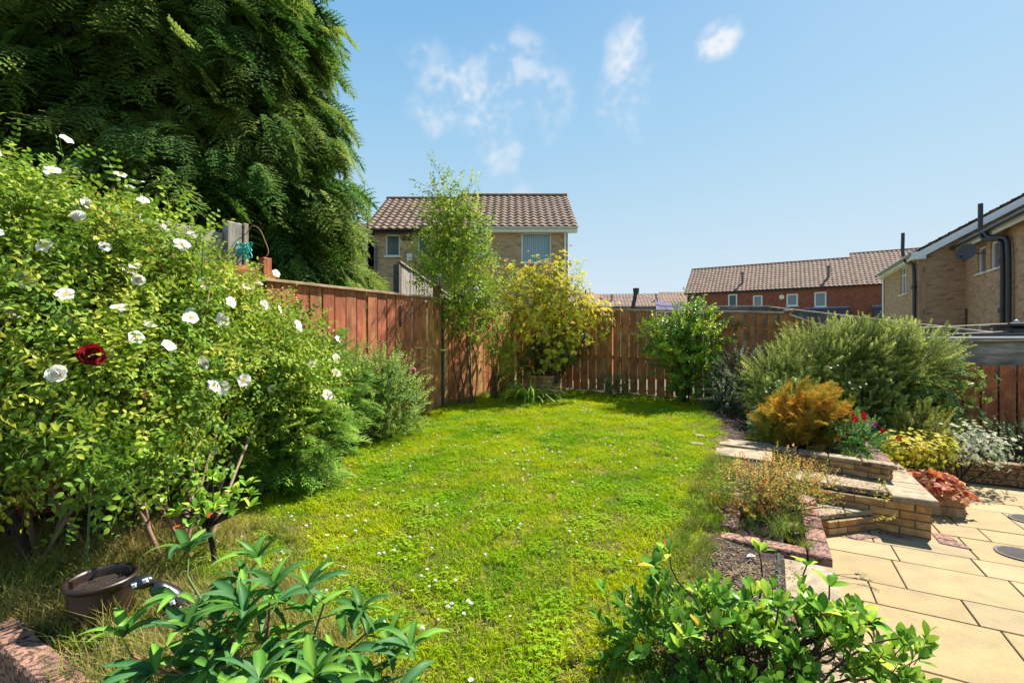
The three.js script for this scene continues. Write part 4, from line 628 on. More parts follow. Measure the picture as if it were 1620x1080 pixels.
// ------------------------------------------------------------------ leaf shapes
const GREEN = { rose: [[0.11, 0.22, 0.02], [0.18, 0.31, 0.025], [0.29, 0.4, 0.03], [0.4, 0.43, 0.045]] };
const roseShoot = [0, 1, 2].map(() => shoot({ len: 0.22, n: 6, L: 0.044, W: 0.025, seg: 4, out: 1.1, pinnate: 6, stem: 0.002, stemCol: [0.9, 0.6, 0.4], v: 0.18 }));
const smallShoot = [0, 1].map(() => shoot({ len: 0.2, n: 18, L: 0.034, W: 0.021, out: 1.05, v: 0.2, stem: 0.0014 }));
const broadShoot = [0, 1].map(() => shoot({ len: 0.16, n: 11, L: 0.06, W: 0.028, out: 1.0, v: 0.16, seg: 3, stem: 0.0022 }));
const needleShoot = [0, 1].map(() => shoot({ len: 0.17, n: 32, L: 0.036, W: 0.0115, out: 0.8, v: 0.3, tip: [1.5, 1.4, 1.3], stem: 0.0013, from: 0.02 }));
const whorlShoot = [0, 1].map(() => shoot({ len: 0.1, n: 8, L: 0.058, W: 0.021, out: 1.0, whorl: true, seg: 3, fold: 0.25, v: 0.14, stem: 0.0022, peak: 0.6 }));
const featherShoot = [0, 1].map(() => spray({ len: 0.24, side: 0.085, n: 11, sub: 5, subL: 0.026, w: 0.012, droop: 0.4 }));
// open roses and double roses, face along +z
function flower(n, L, W, open, layers, centre, col) {
  const A = new Acc();
  for (let l = 0; l < layers; l++) for (let k = 0; k < n; k++) {
    const a = ((k + l * 0.5) / n) * 6.283 + R(-0.12, 0.12), el = lerp(open, 0.25, layers > 1 ? l / (layers - 1) : 0) + R(-0.1, 0.1), d = V3(Math.cos(a) * Math.sin(el), Math.sin(a) * Math.sin(el), Math.cos(el)), up = V3(0, 0, 1).sub(d.clone().multiplyScalar(Math.cos(el))).normalize(), s = lerp(1, 0.65, layers > 1 ? l / (layers - 1) : 0) * R(0.88, 1.1), g = R(0.93, 1.05);
    const x = up.clone().cross(d).normalize(); A.leaf(new THREE.Matrix4().makeBasis(x, up, d).setPosition(d.clone().multiplyScalar(0.003)), L * s, W * s, { seg: 4, fold: 0.28, bend: layers > 2 ? -0.5 : 0.2, peak: 0.68, col: col.map((c) => c * g), mid: col.map((c) => c * g * 0.96) });
  }
  if (centre) for (let k = 0; k < 18; k++) { const a = k * 2.4, r = 0.011 * Math.sqrt(k / 18); A.leaf(aim(V3(Math.cos(a) * r, Math.sin(a) * r, 0.001), V3(Math.cos(a) * 0.5, Math.sin(a) * 0.5, 1)), 0.009, 0.004, { seg: 2, col: centre }); }
  return A.build();
}
const openRose = [0, 1, 2].map(() => flower(5, 0.034, 0.036, 1.35, 1, [0.85, 0.6, 0.08], [0.86, 0.82, 0.8])), doubleRose = [0, 1].map(() => flower(7, 0.036, 0.034, 1.4, 4, null, [0.86, 0.84, 0.76])), redRose = flower(9, 0.052, 0.05, 1.5, 6, null, [0.3, 0.006, 0.012]), pinkRose = flower(6, 0.036, 0.036, 1.2, 3, null, [0.75, 0.3, 0.36]);
function blooms(parent, list, n, geos, mat, face, name = 'flower', size = [0.8, 1.2], tests = () => true) {   // on the outermost shoots that look towards FACE
  const c = list.filter((e) => e.f > 0.92 && e.d.dot(face) > 0.1 && tests(e)); let k = 0;
  for (let i = 0; i < n && c.length; i++) { const e = c.splice(Math.floor(rnd() * c.length), 1)[0], d = e.d.clone().add(face.clone().multiplyScalar(0.8)).add(V3(R(-0.4, 0.4), R(0, 0.6), R(-0.4, 0.4))), m = part(parent, name, geos[k++ % geos.length], mat); m.applyMatrix4(aim(e.p.clone().addScaledVector(e.d, 0.2).addScaledVector(face, 0.05).add(V3(0, 0.05, 0)), d, R(0, 6.28), R(...size))); }
}

// ------------------------------------------------------------------ the white rose and its neighbours along the side fence
{
  const base = onLawn(-2.5, 2.62), g = thing('rose_bush', 'large rambling rose covered in white flowers against the sleeper fence', 'rose bush', base);
  const lobes = [[-0.85, 1.6, -0.15, 0.6, 0.7, 0.5], [-0.3, 1.1, 0.0, 0.62, 0.5, 0.42], [-0.02, 1.05, -0.5, 0.58, 0.5, 0.45], [0.22, 0.85, -1.05, 0.5, 0.5, 0.45], [-0.65, 0.95, 0.2, 0.5, 0.5, 0.35], [-1.15, 1.2, 0.1, 0.5, 0.7, 0.4], [0.32, 1.0, -1.5, 0.42, 0.4, 0.4], [-0.08, 1.4, -0.5, 0.4, 0.36, 0.34], [-0.4, 1.6, -0.3, 0.42, 0.42, 0.34], [0.2, 1.18, -0.95, 0.36, 0.3, 0.34], [0.5, 0.62, -1.3, 0.36, 0.4, 0.36], [0.3, 0.78, 0.08, 0.36, 0.36, 0.24], [-0.12, 1.72, -0.45, 0.38, 0.32, 0.3], [0.15, 1.45, -0.85, 0.34, 0.28, 0.3]];
  const list = crown(lobes, 3700, { cols: GREEN.rose, deep: 0.5, up: 0.5, size: [0.75, 1.15], rough: 0.34, floor: 0.48 });
  spread(g, 'foliage', roseShoot, M.leaf, list);
  for (let k = 0; k < 24; k++) { const a = R(0, 6.28), l = pick(lobes), e = V3(l[0] + R(-0.4, 0.4), l[1] + R(-0.1, 0.4), l[2] + R(-0.3, 0.3)), b = V3(Math.cos(a) * 0.14 + (k > 8 ? 0.55 : 0), -0.03, Math.sin(a) * 0.12 - (k > 8 ? 0.15 : 0)); part(g, 'stem', tube([b, b.clone().lerp(e, 0.3).add(V3(R(-0.08, 0.08), 0.1, R(-0.08, 0.08))), b.clone().lerp(e, 0.65).add(V3(R(-0.12, 0.12), 0.1, R(-0.12, 0.12))), e], k < 4 ? 0.032 : R(0.009, 0.018), 0.006, 7, 14), k < 4 ? M.bark : pick([M.bark, std(lin(0.24, 0.17, 0.11)), std(lin(0.2, 0.11, 0.07))])); }
  for (let k = 0; k < 9; k++) { const l = pick(lobes), b = V3(l[0], l[1], l[2]), e = b.clone().add(V3(R(-0.5, 0.5), R(0.7, 1.0) * l[4] / 0.6, R(-0.4, 0.4))); part(g, 'twig', tube([b, b.clone().lerp(e, 0.5).add(V3(R(-0.1, 0.1), 0.1, 0)), e], 0.006, 0.003, 5, 8), pick([M.redStem, M.bark])); }
  const face = V3(0.55, 0.3, 0.78).normalize();
  blooms(g, list, 110, openRose, M.petal, face, 'flower', [0.9, 1.35]); blooms(g, list, 30, doubleRose, M.petal, face, 'flower', [0.85, 1.3], (e) => e.p.y > 0.9);
  const rusty = shoot({ len: 0.12, n: 9, L: 0.03, W: 0.014, out: 1.1, stemCol: [0.6, 0.3, 0.2] }); stuffOf(g, 'withered_flowers', rusty, M.matt, crown(lobes, 230, { cols: [[0.2, 0.07, 0.03], [0.32, 0.15, 0.05], [0.4, 0.28, 0.06]], deep: 0.12, size: [0.45, 1.0], floor: 0.4 }));
  const sh1 = V3(0.42, 1.5, -0.5), tall = part(g, 'tall_shoot', tube([sh1.clone().add(V3(0.03, -0.6, 0)), sh1, sh1.clone().add(V3(0.02, 0.42, 0))], 0.007, 0.004, 6, 10), M.greenStem); for (let k = 0; k < 4; k++) { const m = part(tall, 'leaf', roseShoot[k % 3], leafMat({ color: lin(0.2, 0.3, 0.04) })); m.applyMatrix4(aim(sh1.clone().add(V3(0.02, 0.1 + k * 0.1, 0)), V3(Math.cos(k * 2.4), 0.6, Math.sin(k * 2.4)), 0, 0.55)); }
  // the single crimson bloom in front of it has a stem of its own
  const rr = thing('red_rose', 'single crimson double rose among the white ones', 'rose', onLawn(-2.1, 2.36)); part(rr, 'stem', tube([V3(-0.1, -0.03, -0.05), V3(-0.03, 0.5, 0), V3(0, 1.15, 0.02)], 0.007, 0.004, 6, 12), M.greenStem); const rf = part(rr, 'flower', redRose, M.petal); rf.applyMatrix4(aim(V3(0.02, 1.19, 0.05), V3(0.75, 0.3, 0.7), 0, 1.2)); for (let k = 0; k < 5; k++) { const m = part(rr, 'leaf', roseShoot[k % 3], leafMat({ color: lin(0.1, 0.19, 0.03) })); m.applyMatrix4(aim(V3(-0.02, 0.3 + k * 0.16, 0), V3(Math.cos(k * 2.1), 0.3, Math.sin(k * 2.1)), 0, 0.6)); }
  // feathery evergreens and small leaved shrub
  shrub('dwarf_cypress', 'soft feathery bright green dwarf cypress between the roses and the fence', 'shrub', onLawn(-1.98, 4.05), [[-0.05, 0.5, 0, 0.42, 0.52, 0.4], [0.12, 0.35, 0.12, 0.36, 0.4, 0.32], [-0.3, 0.45, 0.25, 0.35, 0.45, 0.35]], 1250, featherShoot, M.matt, { cols: [[0.12, 0.26, 0.03], [0.19, 0.36, 0.05], [0.3, 0.44, 0.08]], up: 0.1, roll: false, deep: 0.45, size: [0.7, 1.2], floor: 0.02 });
  shrub('feathery_conifer', 'second feathery green cypress with drooping sprays behind the dwarf one', 'shrub', onLawn(-2.1, 4.75), [[0.1, 0.55, 0, 0.35, 0.5, 0.35], [-0.2, 0.6, 0.1, 0.35, 0.5, 0.3]], 800, featherShoot, M.matt, { cols: [[0.09, 0.2, 0.03], [0.16, 0.3, 0.04], [0.22, 0.36, 0.06]], up: 0.1, roll: false, deep: 0.45, size: [0.8, 1.3], floor: 0.02 });
  const es = shrub('escallonia', 'low small leaved evergreen shrub at the foot of the sunlit fence', 'shrub', onLawn(-1.62, 5.35), [[-0.15, 0.4, 0.05, 0.42, 0.42, 0.32], [0.2, 0.35, -0.1, 0.36, 0.38, 0.3], [0.05, 0.62, -0.1, 0.36, 0.34, 0.24], [-0.35, 0.65, -0.05, 0.3, 0.35, 0.22]], 1500, smallShoot, M.leaf, { cols: [[0.12, 0.22, 0.03], [0.2, 0.33, 0.05], [0.34, 0.43, 0.1]], deep: 0.5, size: [0.6, 1.15], floor: 0.02, rough: 0.35 });
  for (const p of [[-0.42, 0.95, 0.2], [-0.5, 1.15, 0.1], [0.5, 0.78, 0.05]]) part(es, 'flower', pinkRose, M.petal).applyMatrix4(aim(V3(...p), V3(0.3, 0.3, 1), 0, 1.0));
  for (let k = 0; k < 7; k++) { const b = V3(R(-0.3, 0.4), 0.6, R(-0.15, 0.1)), e = b.clone().add(V3(R(0.0, 0.45), R(0.35, 0.6), R(-0.1, 0.2))), w = part(es, 'wand', tube([b, b.clone().lerp(e, 0.5).add(V3(0, 0.08, 0)), e], 0.005, 0.002, 5, 8), M.bark); for (let j = 0; j < 6; j++) part(w, 'sprig', smallShoot[j % 2], leafMat({ color: lin(0.25, 0.33, 0.06) })).applyMatrix4(aim(b.clone().lerp(e, 0.4 + j * 0.11), V3(R(-1, 1), R(0, 1), R(-1, 1)), 0, R(0.4, 0.6))); }
}
console.log('rose');

// ------------------------------------------------------------------ the climber, the corner shrubs, the shrubs along the end fence
{
  const gap = shoot({ len: 0.24, n: 9, L: 0.07, W: 0.036, out: 1.15, v: 0.25, stem: 0.002, stemCol: [1.2, 0.8, 0.5] }), gap2 = shoot({ len: 0.26, n: 8, L: 0.075, W: 0.04, out: 1.2, v: 0.28, stem: 0.002, stemCol: [1.2, 0.8, 0.5] }), caneMat = std(lin(0.3, 0.23, 0.15), { map: soilMap });
  const t = thing('climbing_shrub', 'tall leggy shrub climbing high above the sunlit fence', 'shrub', onLawn(-0.78, 7.25));
  const lobes = [[-0.28, 3.05, 0, 0.26, 0.55, 0.28], [-0.12, 2.55, 0, 0.4, 0.45, 0.32], [-0.38, 2.2, 0, 0.34, 0.5, 0.3], [0.12, 2.15, 0, 0.4, 0.5, 0.32], [0.02, 1.6, 0.08, 0.5, 0.38, 0.3], [0.2, 1.25, 0.1, 0.32, 0.3, 0.22], [0.1, 2.9, 0, 0.2, 0.42, 0.22]];
  const list = crown(lobes, 1150, { cols: [[0.13, 0.24, 0.02], [0.22, 0.34, 0.025], [0.4, 0.46, 0.035]], deep: 0.75, rough: 0.5, size: [0.65, 1.15], up: 0.5 });
  spread(t, 'foliage', [gap, gap2], M.leaf, list); for (const p of [[0.25, 1.75, 0.35], [-0.3, 1.95, 0.3], [0.05, 2.1, 0.3]]) part(t, 'flower', doubleRose[0], M.petal).applyMatrix4(aim(V3(...p), V3(0.2, 0.3, 1), 0, 1.1));
  for (let k = 0; k < 9; k++) { const l = lobes[k % lobes.length], b = V3(R(-0.1, 0.25), -0.03, R(-0.06, 0.06)), e = V3(l[0], l[1], l[2]); part(t, 'stem', tube([b, V3(lerp(b.x, e.x, 0.3) + R(-0.15, 0.15), e.y * 0.3, R(-0.05, 0.1)), V3(lerp(b.x, e.x, 0.7) + R(-0.15, 0.15), e.y * 0.68, R(-0.05, 0.1)), e], R(0.009, 0.017), 0.005, 6, 14), caneMat); }
  const tr = thing('trained_rose', 'thin multi stemmed rose leaning over the golden end of the fence', 'rose', onLawn(-0.3, 7.75)), tl = [[0.1, 1.35, 0, 0.4, 0.35, 0.25], [0.15, 0.7, 0.05, 0.42, 0.5, 0.25], [-0.15, 1.8, 0, 0.4, 0.35, 0.3]];
  spread(tr, 'foliage', [gap, roseShoot[0]], M.leaf, crown(tl, 260, { cols: [[0.2, 0.3, 0.03], [0.42, 0.45, 0.04]], deep: 0.8, rough: 0.5, size: [0.45, 0.85] })); for (let k = 0; k < 12; k++) { const b = V3(R(-0.15, 0.1), -0.03, R(-0.05, 0.05)), e = V3(R(-0.25, 0.7), R(0.9, 1.7), R(-0.1, 0.1)); part(tr, 'stem', tube([b, b.clone().lerp(e, 0.45).add(V3(R(-0.12, 0.12), 0, 0)), e], R(0.007, 0.013), 0.004, 5, 10), pick([caneMat, caneMat, M.redStem])); }
  const yg = thing('golden_shrub', 'bright yellow green flowering shrub spilling over the fence corner', 'shrub', onLawn(0.52, 8.1)), yl = [[0.75, 1.3, 0.1, 0.4, 0.32, 0.3], [-0.2, 1.3, 0.1, 0.5, 0.5, 0.38], [0.15, 1.75, 0, 0.48, 0.38, 0.36], [0.42, 1.45, 0.1, 0.5, 0.42, 0.36], [-0.35, 1.85, 0, 0.42, 0.38, 0.34], [0.2, 2.05, -0.1, 0.4, 0.3, 0.3], [0.2, 0.95, 0.1, 0.4, 0.32, 0.28]];
  const yw = [0, 1].map(() => shoot({ len: 0.13, n: 9, L: 0.05, W: 0.021, out: 1.0, whorl: true, seg: 2, v: 0.16, stem: 0.002 })), ylst = crown(yl, 1450, { cols: [[0.34, 0.38, 0.03], [0.52, 0.5, 0.035], [0.66, 0.56, 0.05]], deep: 0.5, rough: 0.4, size: [0.8, 1.4], up: 0.7 });
  spread(yg, 'foliage', yw, M.leaf, ylst); stems(yg, yl, 0.014, M.bark, { per: 2, wild: 0.15 }); blooms(yg, ylst, 14, [pinkRose], M.petal, V3(0, 0.5, 0.85), 'flower', [0.7, 1.1]);
  shrub('variegated_shrub', 'glossy dark leaved shrub with yellow tips over the corner planter', 'shrub', UV(0.92, 0.5, 0.95), [[0.05, 0.4, 0.1, 0.42, 0.34, 0.32], [0.35, 0.55, 0.1, 0.36, 0.3, 0.28], [-0.15, 0.25, 0.15, 0.32, 0.28, 0.25]], 620, whorlShoot, M.gloss, { cols: [[0.05, 0.1, 0.03], [0.09, 0.15, 0.04], [0.4, 0.4, 0.05]], deep: 0.5, size: [0.8, 1.25], floor: 0.0, colFreq: 4 });
  // day lily: strap leaves, each a part
  const dl = thing('day_lily', 'clump of arching bright green strap leaves at the fence corner', 'plant', onLawn(0.3, 7.6)), strap = [0, 1, 2].map((k) => { const A = new Acc(); A.leaf(null, 0.62 + k * 0.1, 0.022, { seg: 8, bend: 1.15 + 0.25 * k, fold: 0.4, peak: 0.3 }); return A.build(); }), sm = [lin(0.33, 0.5, 0.04), lin(0.22, 0.4, 0.035), lin(0.42, 0.54, 0.05)].map((c) => leafMat({ color: c }));
  for (let k = 0; k < 110; k++) { const a = R(0, 6.28), el = R(0.75, 1.5); part(dl, 'leaf', pick(strap), pick(sm)).applyMatrix4(aim(V3(Math.cos(a) * 0.06, -0.01, Math.sin(a) * 0.06), V3(Math.cos(a) * Math.cos(el), Math.sin(el), Math.sin(a) * Math.cos(el)), 0, R(0.75, 1.25))); }
  shrub('laurel_bush', 'glossy bright green broad leaved bush against the shaded end fence', 'shrub', onLawn(2.72, 7.32), [[0, 0.85, 0, 0.48, 0.5, 0.32], [-0.32, 1.0, 0, 0.32, 0.3, 0.26], [0.28, 1.05, 0, 0.36, 0.3, 0.28], [0.05, 1.25, 0, 0.3, 0.32, 0.25], [0.15, 0.4, 0.1, 0.4, 0.35, 0.28], [0.12, 1.5, -0.05, 0.1, 0.22, 0.1]], 780, broadShoot, M.gloss, { cols: [[0.08, 0.2, 0.02], [0.18, 0.34, 0.025], [0.4, 0.48, 0.03]], deep: 0.55, size: [0.8, 1.25], rough: 0.35 }, { r: 0.013, per: 2 });
  shrub('low_fence_plant', 'small dark leafy plant at the bottom of the end fence', 'plant', onLawn(1.72, 7.95), [[0, 0.14, 0, 0.3, 0.16, 0.16]], 110, smallShoot, M.leaf, { cols: [[0.07, 0.13, 0.05], [0.12, 0.19, 0.07]], deep: 0.7, size: [0.6, 1], floor: 0 }, null);
  shrub('grey_leaved_shrub', 'grey green leggy shrub between the laurel and the large fine leaved bush', 'shrub', V3(3.2, 0.46, -6.75), [[0, 0.3, 0, 0.38, 0.32, 0.3], [0.12, 0.62, -0.05, 0.24, 0.34, 0.2], [-0.15, 0.2, 0.2, 0.25, 0.2, 0.2]], 380, smallShoot, M.leaf, { cols: [[0.1, 0.13, 0.07], [0.18, 0.21, 0.13], [0.12, 0.18, 0.05]], deep: 0.6, size: [0.7, 1.3], floor: 0 });
  const gr = crown([[0, 0, 0, 1, 1, 1]], 1, { cols: [[1, 1, 1], [1, 1, 1]] });
  shrub('fine_leaved_bush', 'large rounded grey green bush of fine needle leaves before the fence', 'bush', V3(4.25, 0.35, -6.05), [[-0.62, 0.6, -0.1, 0.52, 0.5, 0.42], [-0.1, 0.82, -0.05, 0.6, 0.55, 0.48], [0.42, 0.8, 0.1, 0.58, 0.56, 0.45], [0.7, 0.95, 0.25, 0.42, 0.42, 0.36], [0.3, 1.05, 0, 0.45, 0.36, 0.36], [-0.75, 0.35, 0.15, 0.4, 0.35, 0.3], [0.2, 0.4, 0.3, 0.55, 0.4, 0.3]], 4300, needleShoot, M.matt, { cols: [[0.12, 0.17, 0.04], [0.23, 0.3, 0.07], [0.38, 0.44, 0.12]], deep: 0.42, size: [0.75, 1.3], rough: 0.22, floor: 0.02, up: 0.35, jitter: 0.4 }, { r: 0.018, per: 2 });
  const wf = shrub('white_flowered_shrub', 'light green shrub dotted with white flowers in front of the large bush', 'shrub', V3(3.4, 0.42, -5.5), [[0, 0.38, 0, 0.3, 0.3, 0.24], [0.2, 0.28, 0.05, 0.26, 0.26, 0.2], [-0.18, 0.25, 0.05, 0.22, 0.22, 0.2]], 330, broadShoot, M.leaf, { cols: [[0.1, 0.2, 0.03], [0.2, 0.33, 0.05], [0.32, 0.4, 0.09]], deep: 0.5, size: [0.5, 0.85], floor: 0 });
  const wl = crown([[0, 0.38, 0, 0.33, 0.33, 0.27], [0.2, 0.28, 0.05, 0.28, 0.28, 0.22]], 60, { cols: [[0.8, 0.8, 0.76], [0.8, 0.8, 0.7]], deep: 0.05, floor: 0.1 }); blooms(wf, wl, 18, openRose, M.petal, V3(-0.2, 0.4, 0.9), 'flower', [0.3, 0.45]);
  // over the neighbours' side
  shrub('neighbour_hedge', 'clipped dark green hedge showing over the end fence', 'hedge', V3(1.5, 0.5, -10.2), [[0, 1.2, 0, 1.1, 0.48, 0.4], [-1.0, 1.2, 0, 0.8, 0.46, 0.4]], 900, smallShoot, M.leaf, { cols: [[0.05, 0.11, 0.025], [0.1, 0.17, 0.04]], deep: 0.5, size: [0.8, 1.3] }, { r: 0.03, per: 2 });
}
console.log('fence plants');

// ------------------------------------------------------------------ beds by the steps and the patio
{
  const p = (u, v, y) => UV(u, v, y);
  shrub('golden_conifer', 'bushy bronze and gold dwarf conifer in the raised bed', 'shrub', p(4.74, 2.16, 0.42), [[0, 0.27, 0, 0.28, 0.28, 0.22], [-0.2, 0.16, 0.05, 0.22, 0.2, 0.18], [0.18, 0.24, 0, 0.2, 0.22, 0.18]], 620, featherShoot, M.matt, { cols: [[0.2, 0.22, 0.03], [0.38, 0.26, 0.035], [0.5, 0.28, 0.04]], deep: 0.6, size: [0.5, 0.95], up: 1.1, floor: 0.0, rough: 0.42 });
  shrub('blue_spruce_seedling', 'small blue green feathery plant beside the bronze dwarf conifer', 'plant', p(4.42, 2.0, 0.42), [[0, 0.14, 0, 0.14, 0.14, 0.12]], 90, featherShoot, M.matt, { cols: [[0.07, 0.2, 0.1], [0.12, 0.26, 0.12]], deep: 0.6, size: [0.4, 0.6], floor: 0 }, null);
  const ger = shrub('red_geranium', 'bed plant with scarlet flowers and fresh green leaves in the raised bed', 'flowers', p(5.17, 2.28, 0.42), [[0, 0.14, 0, 0.22, 0.16, 0.26], [0.05, 0.2, -0.2, 0.2, 0.16, 0.2]], 330, smallShoot, M.leaf, { cols: [[0.07, 0.19, 0.03], [0.13, 0.28, 0.045]], deep: 0.6, size: [0.45, 0.8], floor: 0 }, { r: 0.004 });
  const redF = flower(5, 0.024, 0.024, 1.1, 2, null, [0.6, 0.012, 0.02]), magF = flower(5, 0.022, 0.022, 1.1, 2, null, [0.55, 0.02, 0.3]);
  for (const [x, y, z, m] of [[0.05, 0.42, -0.15, 0], [0.0, 0.34, 0.0, 0], [0.06, 0.36, 0.05, 0], [-0.02, 0.38, -0.02, 0], [0.14, 0.37, -0.05, 0], [0.12, 0.31, 0.02, 1], [0.16, 0.3, 0.05, 1], [0.18, 0.25, 0.14, 0], [0.22, 0.2, 0.28, 0], [-0.05, 0.34, 0.08, 0], [-0.08, 0.4, -0.05, 0], [0.02, 0.44, -0.12, 0]]) { const st = part(ger, 'flower_stalk', tube([V3(x * 0.7, 0, z * 0.8), V3(x * 0.9, y * 0.6, z), V3(x, y, z)], 0.0025, 0.002, 4, 6), M.greenStem); part(st, 'flower', m ? magF : redF, M.petal).applyMatrix4(aim(V3(x, y, z), V3(-0.2, 0.5, 0.8), R(0, 6), R(1, 1.5))); }
  const tuft = (() => { const A = new Acc(); for (let k = 0; k < 50; k++) { const a = R(0, 6.28), el = R(0.8, 1.5); A.leaf(aim(V3(R(-0.05, 0.05), 0, R(-0.05, 0.05)), V3(Math.cos(a) * Math.cos(el), Math.sin(el), Math.sin(a) * Math.cos(el))), R(0.1, 0.2), 0.005, { seg: 3, bend: R(0.4, 1), col: tint(0.25) }); } return A.build(); })();
  for (const [u, v, s, l] of [[5.1, 2.62, 0.8, 'tuft of green grass on the raised bed by its front coping'], [5.22, 2.68, 0.65, 'small tuft of grass at the corner of the raised bed'], [4.5, 4.55, 0.8, 'grass tuft at the front of the small brick edged bed'], [4.36, 4.4, 0.7, 'grass tuft under the twiggy bush in the brick edged bed'], [4.52, 4.3, 0.75, 'grass tuft near the red edging of the small bed']]) { const g = part(scene, numbered('grass_tuft'), tuft, leafMat({ color: lin(0.18, 0.32, 0.03) }), p(u, v, groundY(u, v) + (v < 3 ? 0.02 : 0))); g.scale.setScalar(s); g.rotation.y = R(0, 6); g.userData = { label: l, category: 'grass tuft' }; }
  // twiggy bush in the small bed
  const tw = thing('twiggy_bush', 'sparse twiggy bush with yellow and orange tipped leaves in the brick edged bed', 'bush', p(4.42, 4.28, 0.29)), tl = [[0, 0.2, 0, 0.32, 0.18, 0.28], [0.24, 0.22, -0.1, 0.26, 0.13, 0.22], [-0.2, 0.22, 0.05, 0.22, 0.13, 0.2]];
  const tipShoot = [0, 1].map(() => shoot({ len: 0.09, n: 9, L: 0.026, W: 0.013, out: 0.9, v: 0.3, stem: 0.0012 }));
  spread(tw, 'foliage', tipShoot, M.leaf, crown(tl, 900, { cols: [[0.2, 0.27, 0.05], [0.34, 0.36, 0.06], [0.55, 0.22, 0.04], [0.58, 0.46, 0.1]], deep: 0.5, size: [0.6, 1.1], floor: 0.04, rough: 0.5 }));
  for (let k = 0; k < 46; k++) { const l = pick(tl), e = V3(l[0] + R(-1, 1) * l[3], l[1] + R(-0.2, 0.9) * l[4], l[2] + R(-1, 1) * l[5]), b = V3(R(-0.05, 0.05), -0.02, R(-0.05, 0.05)); part(tw, 'twig', tube([b, b.clone().lerp(e, 0.5).add(V3(R(-0.03, 0.03), 0.03, R(-0.03, 0.03))), e], 0.0045, 0.0015, 4, 7), pick([M.bark, std(lin(0.25, 0.2, 0.16))])); }
  for (let k = 0; k < 3; k++) { const e = V3(0.62 + 0.1 * k, 0.06 + 0.07 * k, 0.22 - 0.1 * k), b = V3(0.1, 0.05, 0.05), w = part(tw, 'twig', tube([b, b.clone().lerp(e, 0.5).add(V3(0, 0.06, 0)), e], 0.004, 0.002, 4, 7), M.bark); for (let j = 0; j < 3; j++) part(w, 'sprig', tipShoot[j % 2], leafMat({ color: lin(0.5, 0.44, 0.06) })).applyMatrix4(aim(e.clone().add(V3(R(-0.05, 0.03), R(-0.01, 0.03), R(-0.03, 0.03))), V3(R(-0.5, 1), R(0.2, 1), R(-0.6, 0.6)), 0, 0.9)); }
  // planter and border plants
  shrub('golden_euonymus', 'low spreading euonymus with bright yellow variegated leaves above the planter', 'shrub', p(5.72, 1.9, 0.15), [[0, 0.26, 0, 0.34, 0.17, 0.26], [0.25, 0.28, -0.05, 0.26, 0.14, 0.24], [-0.2, 0.3, 0.05, 0.2, 0.14, 0.2]], 760, whorlShoot, M.leaf, { cols: [[0.26, 0.34, 0.03], [0.56, 0.51, 0.035], [0.66, 0.58, 0.07]], deep: 0.6, size: [0.32, 0.58], floor: 0.02, up: 0.6, rough: 0.5 });
  shrub('silver_euonymus', 'euonymus with white edged grey leaves behind the yellow one', 'shrub', p(6.2, 1.5, 0.1), [[0, 0.38, 0, 0.3, 0.2, 0.2], [0.22, 0.32, 0.05, 0.22, 0.16, 0.18]], 380, whorlShoot, M.leaf, { cols: [[0.3, 0.36, 0.2], [0.55, 0.58, 0.42], [0.62, 0.62, 0.52]], deep: 0.6, size: [0.35, 0.6], floor: 0.02, rough: 0.4 });
  shrub('olive_heather', 'olive green upright heather between the two variegated shrubs', 'shrub', p(5.85, 1.45, 0.15), [[0, 0.35, 0, 0.3, 0.26, 0.22]], 330, needleShoot, M.leaf, { cols: [[0.16, 0.2, 0.03], [0.3, 0.32, 0.04]], deep: 0.6, size: [0.6, 1.0], floor: 0.02, up: 0.8 });
  shrub('dusty_border_plant', 'low grey leaved plant beside the raised bed coping', 'plant', p(5.62, 1.45, 0.15), [[-0.1, 0.2, 0, 0.26, 0.15, 0.22]], 200, smallShoot, M.leaf, { cols: [[0.12, 0.15, 0.09], [0.2, 0.23, 0.15]], deep: 0.6, size: [0.5, 0.9], floor: 0.02 }, null);
  shrub('pieris_bush', 'glossy whorled evergreen bush reaching over the border towards the patio fence', 'bush', p(6.05, 0.72, 0.2), [[0, 0.72, 0, 0.38, 0.26, 0.28], [0.3, 0.85, 0, 0.3, 0.18, 0.24], [0.05, 0.4, 0.1, 0.4, 0.26, 0.26], [-0.25, 0.6, 0, 0.28, 0.26, 0.24]], 640, whorlShoot, M.gloss, { cols: [[0.07, 0.14, 0.04], [0.14, 0.24, 0.04], [0.3, 0.38, 0.05]], deep: 0.5, size: [0.75, 1.2], rough: 0.4, up: 0.7 });
  shrub('border_ivy', 'dark trailing greenery along the foot of the patio fence', 'plant', p(7.2, 0.6, 0.2), [[0, 0.15, 0, 0.9, 0.16, 0.3], [0.7, 0.2, 0.4, 0.6, 0.2, 0.25]], 420, smallShoot, M.leaf, { cols: [[0.04, 0.09, 0.025], [0.08, 0.14, 0.04]], deep: 0.7, size: [0.7, 1.2], floor: 0 }, null);
  // heuchera: broad lobed leaves, each a part
  const he = thing('heuchera', 'heuchera with large ruffled copper red leaves in the timber planter', 'plant', p(5.74, 2.4, 0.15)), lobed = [0, 1].map(() => { const A = new Acc(), n = 20, c = A.v(null, 0, 0, 0.02, [0.8, 0.7, 0.6]); for (let k = 0; k <= n; k++) { const a = -2.7 + 5.4 * (k / n), r = 0.055 * (0.82 + 0.18 * Math.cos(a * 5)) * (k % 2 ? 1.04 : 0.94); A.v(null, Math.sin(a) * r, 0.008 * Math.sin(a * 7 + 1) - 0.012 * (r / 0.055), 0.02 + Math.cos(a) * r, [1.1, 1, 1]); } for (let k = 1; k <= n; k++) A.i.push(c, k, k + 1); return A.build(); }), hm = [[0.4, 0.1, 0.025], [0.48, 0.16, 0.05], [0.34, 0.08, 0.03], [0.55, 0.25, 0.1]].map((c) => leafMat({ color: C(c) }));
